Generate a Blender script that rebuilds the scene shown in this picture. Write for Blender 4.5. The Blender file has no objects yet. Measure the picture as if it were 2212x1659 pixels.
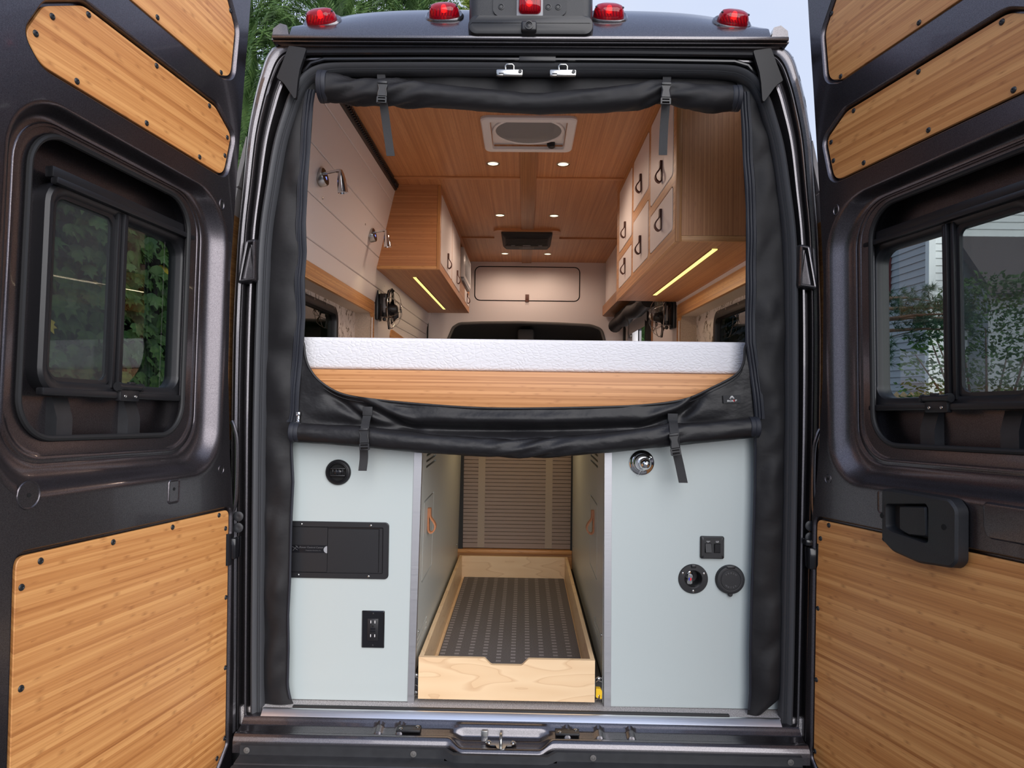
import bpy, bmesh, math, random
from math import pi, sin, cos, radians
from mathutils import Vector, Matrix, noise
from mathutils.geometry import tessellate_polygon

random.seed(7)
scn = bpy.context.scene
col = scn.collection

# ------------------------------------------------------------------ camera
FPX, CX, CY = 1533.0, 1106.0, 829.5
CAM = Vector((0.0, -2.08, 1.53))
_y = Vector((1132 - CX, -(852 - CY), FPX)).normalized()
_x = Vector((1, -0.0135, 0))
_x = (_x - _y * _x.dot(_y)).normalized()
_z = _x.cross(_y)
if _z.y < 0:
    _z = -_z
# rows: image right / up / forward as world vectors
RIGHT = Vector((_x.x, _y.x, _z.x))
UPV = Vector((_x.y, _y.y, _z.y))
FWD = Vector((_x.z, _y.z, _z.z))
cam_d = bpy.data.cameras.new('camera')
cam_d.sensor_fit = 'HORIZONTAL'
cam_d.sensor_width = 36.0
cam_d.lens = FPX / 2212 * 36.0
cam_d.clip_start = 0.05
cam_d.clip_end = 300
cam = bpy.data.objects.new('camera', cam_d)
col.objects.link(cam)
m3 = Matrix((RIGHT, UPV, -FWD)).transposed()
cam.matrix_world = Matrix.Translation(CAM) @ m3.to_4x4()
scn.camera = cam

# ------------------------------------------------------------------ light
world = bpy.data.worlds.new('sky_world')
scn.world = world
world.use_nodes = True
wn = world.node_tree
wn.nodes.clear()
w_out = wn.nodes.new('ShaderNodeOutputWorld')
w_bg = wn.nodes.new('ShaderNodeBackground')
w_tc = wn.nodes.new('ShaderNodeTexCoord')
w_sep = wn.nodes.new('ShaderNodeSeparateXYZ')
w_ramp = wn.nodes.new('ShaderNodeValToRGB')
w_nz = wn.nodes.new('ShaderNodeTexNoise')
w_nz.inputs['Scale'].default_value = 1.6
w_nz.inputs['Detail'].default_value = 5
w_mix = wn.nodes.new('ShaderNodeMixRGB')
w_ramp.color_ramp.elements[0].position = 0.0
w_ramp.color_ramp.elements[0].color = (0.66, 0.76, 0.98, 1)
w_ramp.color_ramp.elements[1].position = 0.9
w_ramp.color_ramp.elements[1].color = (0.52, 0.64, 0.95, 1)
w_mix.inputs['Color2'].default_value = (0.74, 0.81, 0.97, 1)
wn.links.new(w_tc.outputs['Generated'], w_sep.inputs[0])
wn.links.new(w_tc.outputs['Generated'], w_nz.inputs['Vector'])
wn.links.new(w_sep.outputs['Z'], w_ramp.inputs['Fac'])
w_mr = wn.nodes.new('ShaderNodeMapRange')
w_mr.inputs['From Min'].default_value = 0.42
w_mr.inputs['From Max'].default_value = 0.75
wn.links.new(w_nz.outputs['Fac'], w_mr.inputs['Value'])
wn.links.new(w_mr.outputs['Result'], w_mix.inputs['Fac'])
wn.links.new(w_ramp.outputs['Color'], w_mix.inputs['Color1'])
wn.links.new(w_mix.outputs['Color'], w_bg.inputs['Color'])
w_bg.inputs['Strength'].default_value = 1.0
wn.links.new(w_bg.outputs[0], w_out.inputs['Surface'])

sun_d = bpy.data.lights.new('sun', 'SUN')
sun_d.energy = 3.9
sun_d.angle = radians(70)
sun_d.color = (1.0, 0.96, 0.93)
sun = bpy.data.objects.new('sun', sun_d)
col.objects.link(sun)
sun.rotation_euler = Vector((-0.40, 0.80, -0.40)).to_track_quat('-Z', 'Y').to_euler()

vs = scn.view_settings
vs.view_transform = 'Standard'
vs.look = 'None'
vs.gamma = 1.0
vs.use_curve_mapping = False
vs.exposure = 0.0
scn.cycles.max_bounces = 8
scn.cycles.transparent_max_bounces = 12
scn.cycles.use_denoising = True


# ------------------------------------------------------------------ pixel rays -> world points on a given plane
def ray(px, py):
    return RIGHT * (px - CX) + UPV * (CY - py) + FWD * FPX


def on(px, py, axis, val):
    d = ray(px, py)
    t = (val - CAM[axis]) / d[axis]
    return CAM + d * t


def aty(px, py, y):
    return on(px, py, 1, y)


# ------------------------------------------------------------------ materials
def new_mat(name):
    m = bpy.data.materials.new(name)
    m.use_nodes = True
    nt = m.node_tree
    return m, nt, nt.nodes['Principled BSDF']


def mnode(nt, op, a, b=None):
    n = nt.nodes.new('ShaderNodeMath')
    n.operation = op
    for i, v in enumerate((a, b)):
        if v is None:
            continue
        if isinstance(v, (int, float)):
            n.inputs[i].default_value = v
        else:
            nt.links.new(v, n.inputs[i])
    return n.outputs[0]


def add_bump(nt, bs, height, dist, strength=1.0):
    b = nt.nodes.new('ShaderNodeBump')
    b.inputs['Strength'].default_value = strength
    b.inputs['Distance'].default_value = dist
    nt.links.new(height, b.inputs['Height'])
    nt.links.new(b.outputs[0], bs.inputs['Normal'])


def simple(name, colr, rough=0.5, metal=0.0, coat=0.0, spec=0.5, nz=0.0, nscale=300, bump=0.0, emit=None, es=0, sheen=0.0, coat_r=0.05):
    m, nt, bs = new_mat(name)
    bs.inputs['Base Color'].default_value = (*colr, 1)
    bs.inputs['Roughness'].default_value = rough
    bs.inputs['Metallic'].default_value = metal
    bs.inputs['Coat Weight'].default_value = coat
    bs.inputs['Coat Roughness'].default_value = coat_r
    bs.inputs['Specular IOR Level'].default_value = spec
    bs.inputs['Sheen Weight'].default_value = sheen
    if nz or bump:
        tc = nt.nodes.new('ShaderNodeTexCoord')
        n = nt.nodes.new('ShaderNodeTexNoise')
        n.inputs['Scale'].default_value = nscale
        n.inputs['Detail'].default_value = 3
        nt.links.new(tc.outputs['Object'], n.inputs['Vector'])
        if nz:
            r = nt.nodes.new('ShaderNodeMixRGB')
            r.inputs['Color1'].default_value = (*[c * (1 - nz) for c in colr], 1)
            r.inputs['Color2'].default_value = (*[min(1, c * (1 + nz)) for c in colr], 1)
            nt.links.new(n.outputs['Fac'], r.inputs['Fac'])
            nt.links.new(r.outputs[0], bs.inputs['Base Color'])
        if bump:
            add_bump(nt, bs, n.outputs['Fac'], bump)
    if emit:
        bs.inputs['Emission Color'].default_value = (*emit, 1)
        bs.inputs['Emission Strength'].default_value = es
    return m


def bamboo(name, light, mid, dark, strip=0.0055, node=0.26, rough=0.42, node_amt=0.52, streak=0.80, var=0.34):
    """caramel side-pressed bamboo: thin strips along UV x, knuckles staggered from strip to strip"""
    m, nt, bs = new_mat(name)
    L = nt.links
    uv = nt.nodes.new('ShaderNodeUVMap')
    uv.uv_map = 'grain'
    sp = nt.nodes.new('ShaderNodeSeparateXYZ')
    L.new(uv.outputs[0], sp.inputs[0])
    a, c = sp.outputs['X'], sp.outputs['Y']
    idx = mnode(nt, 'FLOOR', mnode(nt, 'DIVIDE', c, strip))
    wnz = nt.nodes.new('ShaderNodeTexWhiteNoise')
    wnz.noise_dimensions = '1D'
    L.new(idx, wnz.inputs['W'])
    rnd = wnz.outputs['Value']
    # long streaks
    mp = nt.nodes.new('ShaderNodeMapping')
    mp.inputs['Scale'].default_value = (2.2, 170, 1)
    L.new(uv.outputs[0], mp.inputs['Vector'])
    n1 = nt.nodes.new('ShaderNodeTexNoise')
    n1.inputs['Scale'].default_value = 1
    n1.inputs['Detail'].default_value = 6
    n1.inputs['Roughness'].default_value = 0.7
    L.new(mp.outputs[0], n1.inputs['Vector'])
    mp2 = nt.nodes.new('ShaderNodeMapping')
    mp2.inputs['Scale'].default_value = (1.2, 45, 1)
    L.new(uv.outputs[0], mp2.inputs['Vector'])
    n2 = nt.nodes.new('ShaderNodeTexNoise')
    n2.inputs['Scale'].default_value = 1
    n2.inputs['Detail'].default_value = 4
    L.new(mp2.outputs[0], n2.inputs['Vector'])
    t = mnode(nt, 'ADD', mnode(nt, 'MULTIPLY', n1.outputs['Fac'], streak), mnode(nt, 'MULTIPLY', n2.outputs['Fac'], 0.55))
    t = mnode(nt, 'ADD', t, mnode(nt, 'MULTIPLY', rnd, var))
    t = mnode(nt, 'SUBTRACT', t, (streak - 0.66) * 0.5)
    ramp = nt.nodes.new('ShaderNodeValToRGB')
    e = ramp.color_ramp.elements
    e[0].position = 0.38
    e[0].color = (*dark, 1)
    e[1].position = 0.98
    e[1].color = (*light, 1)
    k = e.new(0.68)
    k.color = (*mid, 1)
    L.new(t, ramp.inputs['Fac'])
    # knuckles
    ph = mnode(nt, 'FRACT', mnode(nt, 'ADD', mnode(nt, 'DIVIDE', a, node), mnode(nt, 'MULTIPLY', rnd, 7.3)))
    d = mnode(nt, 'ABSOLUTE', mnode(nt, 'SUBTRACT', ph, 0.5))
    mr = nt.nodes.new('ShaderNodeMapRange')
    mr.inputs['From Min'].default_value = 0.0
    mr.inputs['From Max'].default_value = 0.055
    mr.inputs['To Min'].default_value = node_amt
    mr.inputs['To Max'].default_value = 0.0
    L.new(d, mr.inputs['Value'])
    nf = mnode(nt, 'MULTIPLY', mr.outputs['Result'], mnode(nt, 'MULTIPLY', mnode(nt, 'GREATER_THAN', n1.outputs['Fac'], 0.46), mnode(nt, 'GREATER_THAN', n2.outputs['Fac'], 0.47)))
    mx = nt.nodes.new('ShaderNodeMixRGB')
    mx.inputs['Color2'].default_value = (*[q * 0.95 for q in dark], 1)
    L.new(nf, mx.inputs['Fac'])
    L.new(ramp.outputs[0], mx.inputs['Color1'])
    L.new(mx.outputs[0], bs.inputs['Base Color'])
    bs.inputs['Roughness'].default_value = rough
    add_bump(nt, bs, n1.outputs['Fac'], 0.0004, 0.5)
    return m


M = {}
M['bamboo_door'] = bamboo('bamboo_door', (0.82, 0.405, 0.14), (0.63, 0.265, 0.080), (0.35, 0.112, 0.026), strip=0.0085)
M['bamboo'] = bamboo('bamboo', (0.64, 0.315, 0.14), (0.48, 0.21, 0.084), (0.31, 0.12, 0.045), node_amt=0.35, streak=0.42, strip=0.0032, var=0.22)
M['bamboo_edge'] = bamboo('bamboo_edge', (0.62, 0.32, 0.12), (0.47, 0.215, 0.075), (0.30, 0.12, 0.04), strip=0.004)
M['bamboo_dimmed'] = bamboo('bamboo_dimmed', (0.68, 0.33, 0.135), (0.50, 0.215, 0.075), (0.30, 0.105, 0.032), strip=0.0045, node_amt=0.35)  # door bamboo darkened in colour to offset strong sun on the bed board
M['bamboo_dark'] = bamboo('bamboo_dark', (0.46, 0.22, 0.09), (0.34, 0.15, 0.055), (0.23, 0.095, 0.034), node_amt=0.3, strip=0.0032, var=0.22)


def maple():
    m, nt, bs = new_mat('maple_ply')
    L = nt.links
    uv = nt.nodes.new('ShaderNodeUVMap')
    uv.uv_map = 'grain'
    mp = nt.nodes.new('ShaderNodeMapping')
    mp.inputs['Scale'].default_value = (3.0, 13, 1)
    L.new(uv.outputs[0], mp.inputs['Vector'])
    n = nt.nodes.new('ShaderNodeTexNoise')
    n.inputs['Scale'].default_value = 1
    n.inputs['Detail'].default_value = 1.5
    L.new(mp.outputs[0], n.inputs['Vector'])
    rings = mnode(nt, 'FRACT', mnode(nt, 'MULTIPLY', n.outputs['Fac'], 7.0))
    r = nt.nodes.new('ShaderNodeValToRGB')
    e = r.color_ramp.elements
    e[0].position = 0.0
    e[0].color = (0.70, 0.46, 0.26, 1)
    e[1].position = 0.16
    e[1].color = (0.85, 0.62, 0.38, 1)
    k = e.new(1.0)
    k.color = (0.80, 0.56, 0.33, 1)
    L.new(rings, r.inputs['Fac'])
    L.new(r.outputs[0], bs.inputs['Base Color'])
    bs.inputs['Roughness'].default_value = 0.38
    return m


M['maple'] = maple()


def fabric(name, colr, rough, weave=1400, bump=0.0003, fold=0.0):
    m, nt, bs = new_mat(name)
    bs.inputs['Base Color'].default_value = (*colr, 1)
    bs.inputs['Roughness'].default_value = rough
    bs.inputs['Specular IOR Level'].default_value = 0.28
    tc = nt.nodes.new('ShaderNodeTexCoord')
    n = nt.nodes.new('ShaderNodeTexNoise')
    n.inputs['Scale'].default_value = weave
    nt.links.new(tc.outputs['Object'], n.inputs['Vector'])
    n2 = nt.nodes.new('ShaderNodeTexNoise')
    n2.inputs['Scale'].default_value = 9
    n2.inputs['Detail'].default_value = 4
    mp = nt.nodes.new('ShaderNodeMapping')
    mp.inputs['Rotation'].default_value = (0, 0.6, 0)
    mp.inputs['Scale'].default_value = (1, 1, 1.5)
    nt.links.new(tc.outputs['Object'], mp.inputs['Vector'])
    nt.links.new(mp.outputs[0], n2.inputs['Vector'])
    h = mnode(nt, 'ADD', mnode(nt, 'MULTIPLY', n.outputs['Fac'], bump), mnode(nt, 'MULTIPLY', n2.outputs['Fac'], fold))
    add_bump(nt, bs, h, 1.0)
    return m


M['fabric'] = fabric('black_fabric', (0.0125, 0.012, 0.0135), 0.5, fold=0.003)
M['vinyl'] = fabric('black_vinyl', (0.0135, 0.013, 0.0145), 0.38, weave=600, bump=0.0001, fold=0.006)
M['webbing'] = simple('webbing', (0.022, 0.022, 0.024), 0.7, nz=0.5, nscale=900, bump=0.0006)
M['zip'] = simple('zip_tape', (0.010, 0.012, 0.020), 0.6, nz=0.4, nscale=700, bump=0.0004)


def car_paint(name, base, rough, metal, coat):
    m, nt, bs = new_mat(name)
    tc = nt.nodes.new('ShaderNodeTexCoord')
    n = nt.nodes.new('ShaderNodeTexVoronoi')
    n.inputs['Scale'].default_value = 1100
    nt.links.new(tc.outputs['Object'], n.inputs['Vector'])
    mx = nt.nodes.new('ShaderNodeMixRGB')
    mx.inputs['Color1'].default_value = (*base, 1)
    mx.inputs['Color2'].default_value = (*[c * 2.0 for c in base], 1)
    bw = nt.nodes.new('ShaderNodeSeparateColor')
    nt.links.new(n.outputs['Color'], bw.inputs[0])
    nt.links.new(bw.outputs[0], mx.inputs['Fac'])
    nt.links.new(mx.outputs[0], bs.inputs['Base Color'])
    bs.inputs['Roughness'].default_value = rough
    bs.inputs['Metallic'].default_value = metal
    bs.inputs['Coat Weight'].default_value = coat
    bs.inputs['Coat Roughness'].default_value = 0.04
    return m


M['paint'] = car_paint('body_paint', (0.085, 0.080, 0.086), 0.30, 0.95, 0.8)
M['paint_door'] = car_paint('door_paint', (0.085, 0.077, 0.084), 0.33, 0.95, 0.2)
M['rubber'] = simple('gasket_rubber', (0.052, 0.054, 0.060), 0.5, bump=0.0003, nscale=120)
M['rubber_flap'] = simple('rubber_flap', (0.012, 0.012, 0.014), 0.4, spec=0.3)
M['rubber_dark'] = simple('dark_rubber', (0.015, 0.015, 0.016), 0.6)
M['black_plastic'] = simple('black_plastic', (0.013, 0.013, 0.015), 0.38, bump=0.0001, nscale=1500)
M['grain_plastic'] = simple('grain_plastic', (0.014, 0.0145, 0.017), 0.45, bump=0.0005, nscale=900)
M['bumper'] = simple('bumper_plastic', (0.024, 0.025, 0.028), 0.42, nz=0.35, nscale=35, bump=0.0006)
M['gloss_black'] = simple('gloss_black', (0.010, 0.010, 0.012), 0.14)
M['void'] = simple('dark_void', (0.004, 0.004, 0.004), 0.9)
M['white_panel'] = simple('white_panel', (0.76, 0.70, 0.69), 0.45)
M['white_plastic'] = simple('white_plastic', (0.78, 0.75, 0.74), 0.35)
M['laminate'] = simple('pale_blue_laminate', (0.47, 0.525, 0.52), 0.36, nz=0.03, nscale=900)
M['laminate_side'] = simple('grey_green_laminate', (0.50, 0.52, 0.49), 0.34)
M['cane'] = simple('cane_weave', (0.50, 0.40, 0.32), 0.7, nz=0.35, nscale=260, bump=0.001)
M['beige'] = simple('beige_lining', (0.55, 0.47, 0.40), 0.6, nz=0.1, nscale=400)
M['chrome'] = simple('chrome', (0.82, 0.82, 0.83), 0.05, metal=1.0)
M['steel'] = simple('zinc_steel', (0.46, 0.46, 0.45), 0.24, metal=1.0)
M['screw_black'] = simple('screw_black', (0.016, 0.017, 0.019), 0.42)
M['leather'] = simple('brown_leather', (0.10, 0.035, 0.022), 0.5, nz=0.25, nscale=120)
M['leather_tan'] = simple('tan_leather', (0.42, 0.16, 0.065), 0.5, nz=0.25, nscale=150)
M['red_mark'] = simple('red_mark', (0.75, 0.02, 0.02), 0.4)
M['blue_mark'] = simple('blue_mark', (0.02, 0.06, 0.4), 0.4)
M['white_mark'] = simple('white_mark', (0.85, 0.85, 0.85), 0.5)
M['grey_mark'] = simple('grey_mark', (0.11, 0.11, 0.115), 0.4)
M['yellow'] = simple('yellow_plastic', (0.85, 0.52, 0.02), 0.35)
M['led'] = simple('led_strip', (1, 0.9, 0.5), 0.4, emit=(1.0, 0.87, 0.24), es=1.25)
M['lamp_on'] = simple('lamp_on', (1, 0.95, 0.8), 0.4, emit=(1.0, 0.87, 0.52), es=2.0)
M['blue_led'] = simple('blue_led', (0.1, 0.2, 1), 0.4, emit=(0.22, 0.30, 1.0), es=1.6)
M['bulb'] = simple('lit_bulb', (1, 0.3, 0.05), 0.4, emit=(1.0, 0.10, 0.02), es=4.0)
M['jamb_black'] = simple('jamb_black', (0.010, 0.010, 0.012), 0.22, coat=0.3)
M['slat'] = simple('tambour_slat', (0.30, 0.225, 0.19), 0.5)
M['tape'] = simple('tambour_band', (0.36, 0.285, 0.22), 0.5)
M['grey_plastic'] = simple('grey_plastic', (0.30, 0.31, 0.33), 0.5)
M['cab_grey'] = simple('cab_lining', (0.12, 0.115, 0.11), 0.75)
M['bark'] = simple('bark', (0.12, 0.075, 0.05), 0.85, nz=0.4, nscale=30, bump=0.01)
M['asphalt'] = simple('asphalt', (0.13, 0.13, 0.13), 0.9, nz=0.4, nscale=120, bump=0.003)
M['lawn'] = simple('lawn_green', (0.07, 0.12, 0.035), 0.9, nz=0.4, nscale=25)
M['siding'] = simple('white_siding', (0.80, 0.83, 0.82), 0.5)
M['siding_grey_shade'] = simple('grey_shaded_siding', (0.40, 0.43, 0.46), 0.6)
M['roofing'] = simple('roof_shingle', (0.10, 0.085, 0.085), 0.85, nz=0.4, nscale=18)
M['fence'] = simple('weathered_fence', (0.42, 0.31, 0.18), 0.75, nz=0.35, nscale=22)
M['maroon'] = simple('maroon_trim', (0.12, 0.02, 0.02), 0.6)
M['cable'] = simple('black_cable', (0.015, 0.015, 0.015), 0.6)


def brushed(name, base=(0.50, 0.50, 0.52), r0=0.36, r1=0.55):
    m, nt, bs = new_mat(name)
    tc = nt.nodes.new('ShaderNodeTexCoord')
    mp = nt.nodes.new('ShaderNodeMapping')
    mp.inputs['Scale'].default_value = (6, 60, 420)
    nt.links.new(tc.outputs['Object'], mp.inputs['Vector'])
    n = nt.nodes.new('ShaderNodeTexNoise')
    n.inputs['Scale'].default_value = 1
    nt.links.new(mp.outputs[0], n.inputs['Vector'])
    bs.inputs['Base Color'].default_value = (*base, 1)
    bs.inputs['Metallic'].default_value = 1.0
    r = nt.nodes.new('ShaderNodeMapRange')
    r.inputs['To Min'].default_value = r0
    r.inputs['To Max'].default_value = r1
    nt.links.new(n.outputs['Fac'], r.inputs['Value'])
    nt.links.new(r.outputs[0], bs.inputs['Roughness'])
    add_bump(nt, bs, n.outputs['Fac'], 0.0002, 0.5)
    return m


M['alu'] = brushed('brushed_aluminium')
M['alu_sill'] = brushed('bright_aluminium', (0.90, 0.90, 0.91), 0.24, 0.36)


def mattress_mat():
    m, nt, bs = new_mat('mattress_quilt')
    L = nt.links
    tc = nt.nodes.new('ShaderNodeTexCoord')
    nz = nt.nodes.new('ShaderNodeTexNoise')
    nz.inputs['Scale'].default_value = 6
    L.new(tc.outputs['Object'], nz.inputs['Vector'])
    va = nt.nodes.new('ShaderNodeVectorMath')
    va.operation = 'MULTIPLY_ADD'
    va.inputs[1].default_value = (0.06, 0.06, 0.06)
    L.new(nz.outputs['Color'], va.inputs[0])
    L.new(tc.outputs['Object'], va.inputs[2])
    mp = nt.nodes.new('ShaderNodeMapping')
    mp.inputs['Scale'].default_value = (54, 54, 100)
    L.new(va.outputs[0], mp.inputs['Vector'])
    vo = nt.nodes.new('ShaderNodeTexVoronoi')
    vo.feature = 'DISTANCE_TO_EDGE'
    vo.inputs['Scale'].default_value = 1
    L.new(mp.outputs[0], vo.inputs['Vector'])
    n2 = nt.nodes.new('ShaderNodeTexNoise')
    n2.inputs['Scale'].default_value = 2.2
    L.new(mp.outputs[0], n2.inputs['Vector'])
    mr = nt.nodes.new('ShaderNodeMapRange')
    mr.inputs['From Max'].default_value = 0.22
    L.new(vo.outputs['Distance'], mr.inputs['Value'])
    h = mnode(nt, 'ADD', mr.outputs['Result'], mnode(nt, 'MULTIPLY', n2.outputs['Fac'], 0.8))
    bs.inputs['Base Color'].default_value = (0.74, 0.73, 0.76, 1)
    bs.inputs['Roughness'].default_value = 0.8
    add_bump(nt, bs, h, 0.0009, 0.8)
    return m


M['mattress'] = mattress_mat()


def carpet_mat(name, c1, c2, scale):
    m, nt, bs = new_mat(name)
    tc = nt.nodes.new('ShaderNodeTexCoord')
    n = nt.nodes.new('ShaderNodeTexNoise')
    n.inputs['Scale'].default_value = scale
    n.inputs['Detail'].default_value = 4
    n.inputs['Roughness'].default_value = 0.8
    nt.links.new(tc.outputs['Object'], n.inputs['Vector'])
    r = nt.nodes.new('ShaderNodeValToRGB')
    r.color_ramp.elements[0].position = 0.38
    r.color_ramp.elements[0].color = (*c1, 1)
    r.color_ramp.elements[1].position = 0.64
    r.color_ramp.elements[1].color = (*c2, 1)
    nt.links.new(n.outputs['Fac'], r.inputs['Fac'])
    nt.links.new(r.outputs[0], bs.inputs['Base Color'])
    bs.inputs['Roughness'].default_value = 0.95
    add_bump(nt, bs, n.outputs['Fac'], 0.004)
    return m


M['carpet'] = carpet_mat('speckled_carpet', (0.30, 0.28, 0.28), (0.82, 0.78, 0.77), 260)


def mat_weave():
    """dark woven mat: columns of small pale dashes between plain columns"""
    m, nt, bs = new_mat('woven_mat')
    L = nt.links
    tc = nt.nodes.new('ShaderNodeTexCoord')
    sp = nt.nodes.new('ShaderNodeSeparateXYZ')
    L.new(tc.outputs['Object'], sp.inputs[0])
    fx = mnode(nt, 'FRACT', mnode(nt, 'DIVIDE', sp.outputs['X'], 0.0485))
    fy = mnode(nt, 'FRACT', mnode(nt, 'DIVIDE', sp.outputs['Y'], 0.030))
    a = mnode(nt, 'MULTIPLY', mnode(nt, 'GREATER_THAN', fx, 0.30), mnode(nt, 'LESS_THAN', fx, 0.64))
    b = mnode(nt, 'LESS_THAN', fy, 0.50)
    on_ = mnode(nt, 'MULTIPLY', a, b)
    fr = mnode(nt, 'FRACT', mnode(nt, 'DIVIDE', sp.outputs['X'], 0.0055))
    rib = mnode(nt, 'LESS_THAN', fr, 0.7)
    on2 = mnode(nt, 'MULTIPLY', on_, mnode(nt, 'ADD', mnode(nt, 'MULTIPLY', rib, 0.5), 0.5))
    n = nt.nodes.new('ShaderNodeTexNoise')
    n.inputs['Scale'].default_value = 380
    L.new(tc.outputs['Object'], n.inputs['Vector'])
    mx = nt.nodes.new('ShaderNodeMixRGB')
    mx.inputs['Color1'].default_value = (0.125, 0.110, 0.108, 1)
    mx.inputs['Color2'].default_value = (0.30, 0.275, 0.275, 1)
    L.new(on2, mx.inputs['Fac'])
    m2 = nt.nodes.new('ShaderNodeMixRGB')
    m2.blend_type = 'MULTIPLY'
    m2.inputs['Fac'].default_value = 0.8
    L.new(mx.outputs[0], m2.inputs['Color1'])
    mr = nt.nodes.new('ShaderNodeMapRange')
    mr.inputs['From Min'].default_value = 0.3
    mr.inputs['From Max'].default_value = 0.7
    mr.inputs['To Min'].default_value = 0.55
    mr.inputs['To Max'].default_value = 1.5
    L.new(n.outputs['Fac'], mr.inputs['Value'])
    L.new(mr.outputs[0], m2.inputs['Color2'])
    L.new(m2.outputs[0], bs.inputs['Base Color'])
    bs.inputs['Roughness'].default_value = 0.95
    add_bump(nt, bs, mnode(nt, 'ADD', n.outputs['Fac'], on2), 0.001)
    return m


M['mat_weave'] = mat_weave()


def wallpaper():
    m, nt, bs = new_mat('leafy_wallpaper')
    tc = nt.nodes.new('ShaderNodeTexCoord')
    n = nt.nodes.new('ShaderNodeTexNoise')
    n.inputs['Scale'].default_value = 13
    n.inputs['Detail'].default_value = 5
    n.inputs['Roughness'].default_value = 0.75
    n.inputs['Distortion'].default_value = 1.5
    nt.links.new(tc.outputs['Object'], n.inputs['Vector'])
    r = nt.nodes.new('ShaderNodeValToRGB')
    e = r.color_ramp.elements
    e[0].position = 0.40
    e[0].color = (0.12, 0.09, 0.055, 1)
    e[1].position = 0.455
    e[1].color = (0.68, 0.63, 0.60, 1)
    k = e.new(0.62)
    k.color = (0.74, 0.69, 0.67, 1)
    k = e.new(0.72)
    k.color = (0.55, 0.42, 0.33, 1)
    nt.links.new(n.outputs['Fac'], r.inputs['Fac'])
    nt.links.new(r.outputs[0], bs.inputs['Base Color'])
    bs.inputs['Roughness'].default_value = 0.6
    return m


M['wallpaper'] = wallpaper()


def glass(name, tint, rough=0.0, opaque=0.0, ocol=(0.05, 0.05, 0.05), screen=None, ior=1.5, refl=1.0):
    m = bpy.data.materials.new(name)
    m.use_nodes = True
    nt = m.node_tree
    nt.nodes.clear()
    out = nt.nodes.new('ShaderNodeOutputMaterial')
    tr = nt.nodes.new('ShaderNodeBsdfTransparent')
    tr.inputs[0].default_value = (*tint, 1)
    gl = nt.nodes.new('ShaderNodeBsdfGlossy')
    gl.inputs['Roughness'].default_value = rough
    fr = nt.nodes.new('ShaderNodeFresnel')
    fr.inputs['IOR'].default_value = ior
    mx = nt.nodes.new('ShaderNodeMixShader')
    ge = nt.nodes.new('ShaderNodeNewGeometry')
    front = mnode(nt, 'SUBTRACT', 1.0, ge.outputs['Backfacing'])
    fac = mnode(nt, 'MULTIPLY', mnode(nt, 'MULTIPLY', fr.outputs[0], refl), front)
    nt.links.new(fac, mx.inputs[0])
    base = tr.outputs[0]
    if opaque:
        df = nt.nodes.new('ShaderNodeBsdfDiffuse')
        df.inputs[0].default_value = (*ocol, 1)
        m2 = nt.nodes.new('ShaderNodeMixShader')
        m2.inputs[0].default_value = opaque
        nt.links.new(tr.outputs[0], m2.inputs[1])
        nt.links.new(df.outputs[0], m2.inputs[2])
        base = m2.outputs[0]
    nt.links.new(base, mx.inputs[1])
    nt.links.new(gl.outputs[0], mx.inputs[2])
    nt.links.new(mx.outputs[0], out.inputs['Surface'])
    return m


M['glass'] = glass('tinted_glass', (0.72, 0.75, 0.74), refl=1.4)
M['glass_screen'] = glass('screened_glass', (0.92, 0.93, 0.93), opaque=0.24, ocol=(0.085, 0.09, 0.095), refl=0.25)
M['glass_dark'] = glass('dark_glass', (0.10, 0.11, 0.11), refl=1.0)
M['glass_clear'] = glass('clear_acrylic', (0.9, 0.9, 0.9), refl=1.0)
M['smoke'] = glass('smoked_screen', (0.45, 0.45, 0.45), opaque=0.62, ocol=(0.40, 0.40, 0.41), refl=0.7)


def lens_mat():
    m, nt, bs = new_mat('red_lens')
    bs.inputs['Base Color'].default_value = (0.50, 0.004, 0.020, 1)
    bs.inputs['Roughness'].default_value = 0.08
    bs.inputs['Transmission Weight'].default_value = 0.62
    bs.inputs['IOR'].default_value = 1.2
    bs.inputs['Coat Weight'].default_value = 0.6
    return m


M['lens'] = lens_mat()


def leaf_mat(name, c1, c2, trans=0.25):
    m = bpy.data.materials.new(name)
    m.use_nodes = True
    nt = m.node_tree
    bs = nt.nodes['Principled BSDF']
    tc = nt.nodes.new('ShaderNodeTexCoord')
    n = nt.nodes.new('ShaderNodeTexNoise')
    n.inputs['Scale'].default_value = 3.5
    n.inputs['Detail'].default_value = 5
    nt.links.new(tc.outputs['Object'], n.inputs['Vector'])
    r = nt.nodes.new('ShaderNodeValToRGB')
    r.color_ramp.elements[0].position = 0.35
    r.color_ramp.elements[0].color = (*c1, 1)
    r.color_ramp.elements[1].position = 0.68
    r.color_ramp.elements[1].color = (*c2, 1)
    nt.links.new(n.outputs['Fac'], r.inputs['Fac'])
    nt.links.new(r.outputs[0], bs.inputs['Base Color'])
    bs.inputs['Roughness'].default_value = 0.5
    bs.inputs['Specular IOR Level'].default_value = 0.3
    tl = nt.nodes.new('ShaderNodeBsdfTranslucent')
    nt.links.new(r.outputs[0], tl.inputs[0])
    mx = nt.nodes.new('ShaderNodeMixShader')
    mx.inputs[0].default_value = trans
    out = nt.nodes['Material Output']
    nt.links.new(bs.outputs[0], mx.inputs[1])
    nt.links.new(tl.outputs[0], mx.inputs[2])
    nt.links.new(mx.outputs[0], out.inputs['Surface'])
    return m


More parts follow.
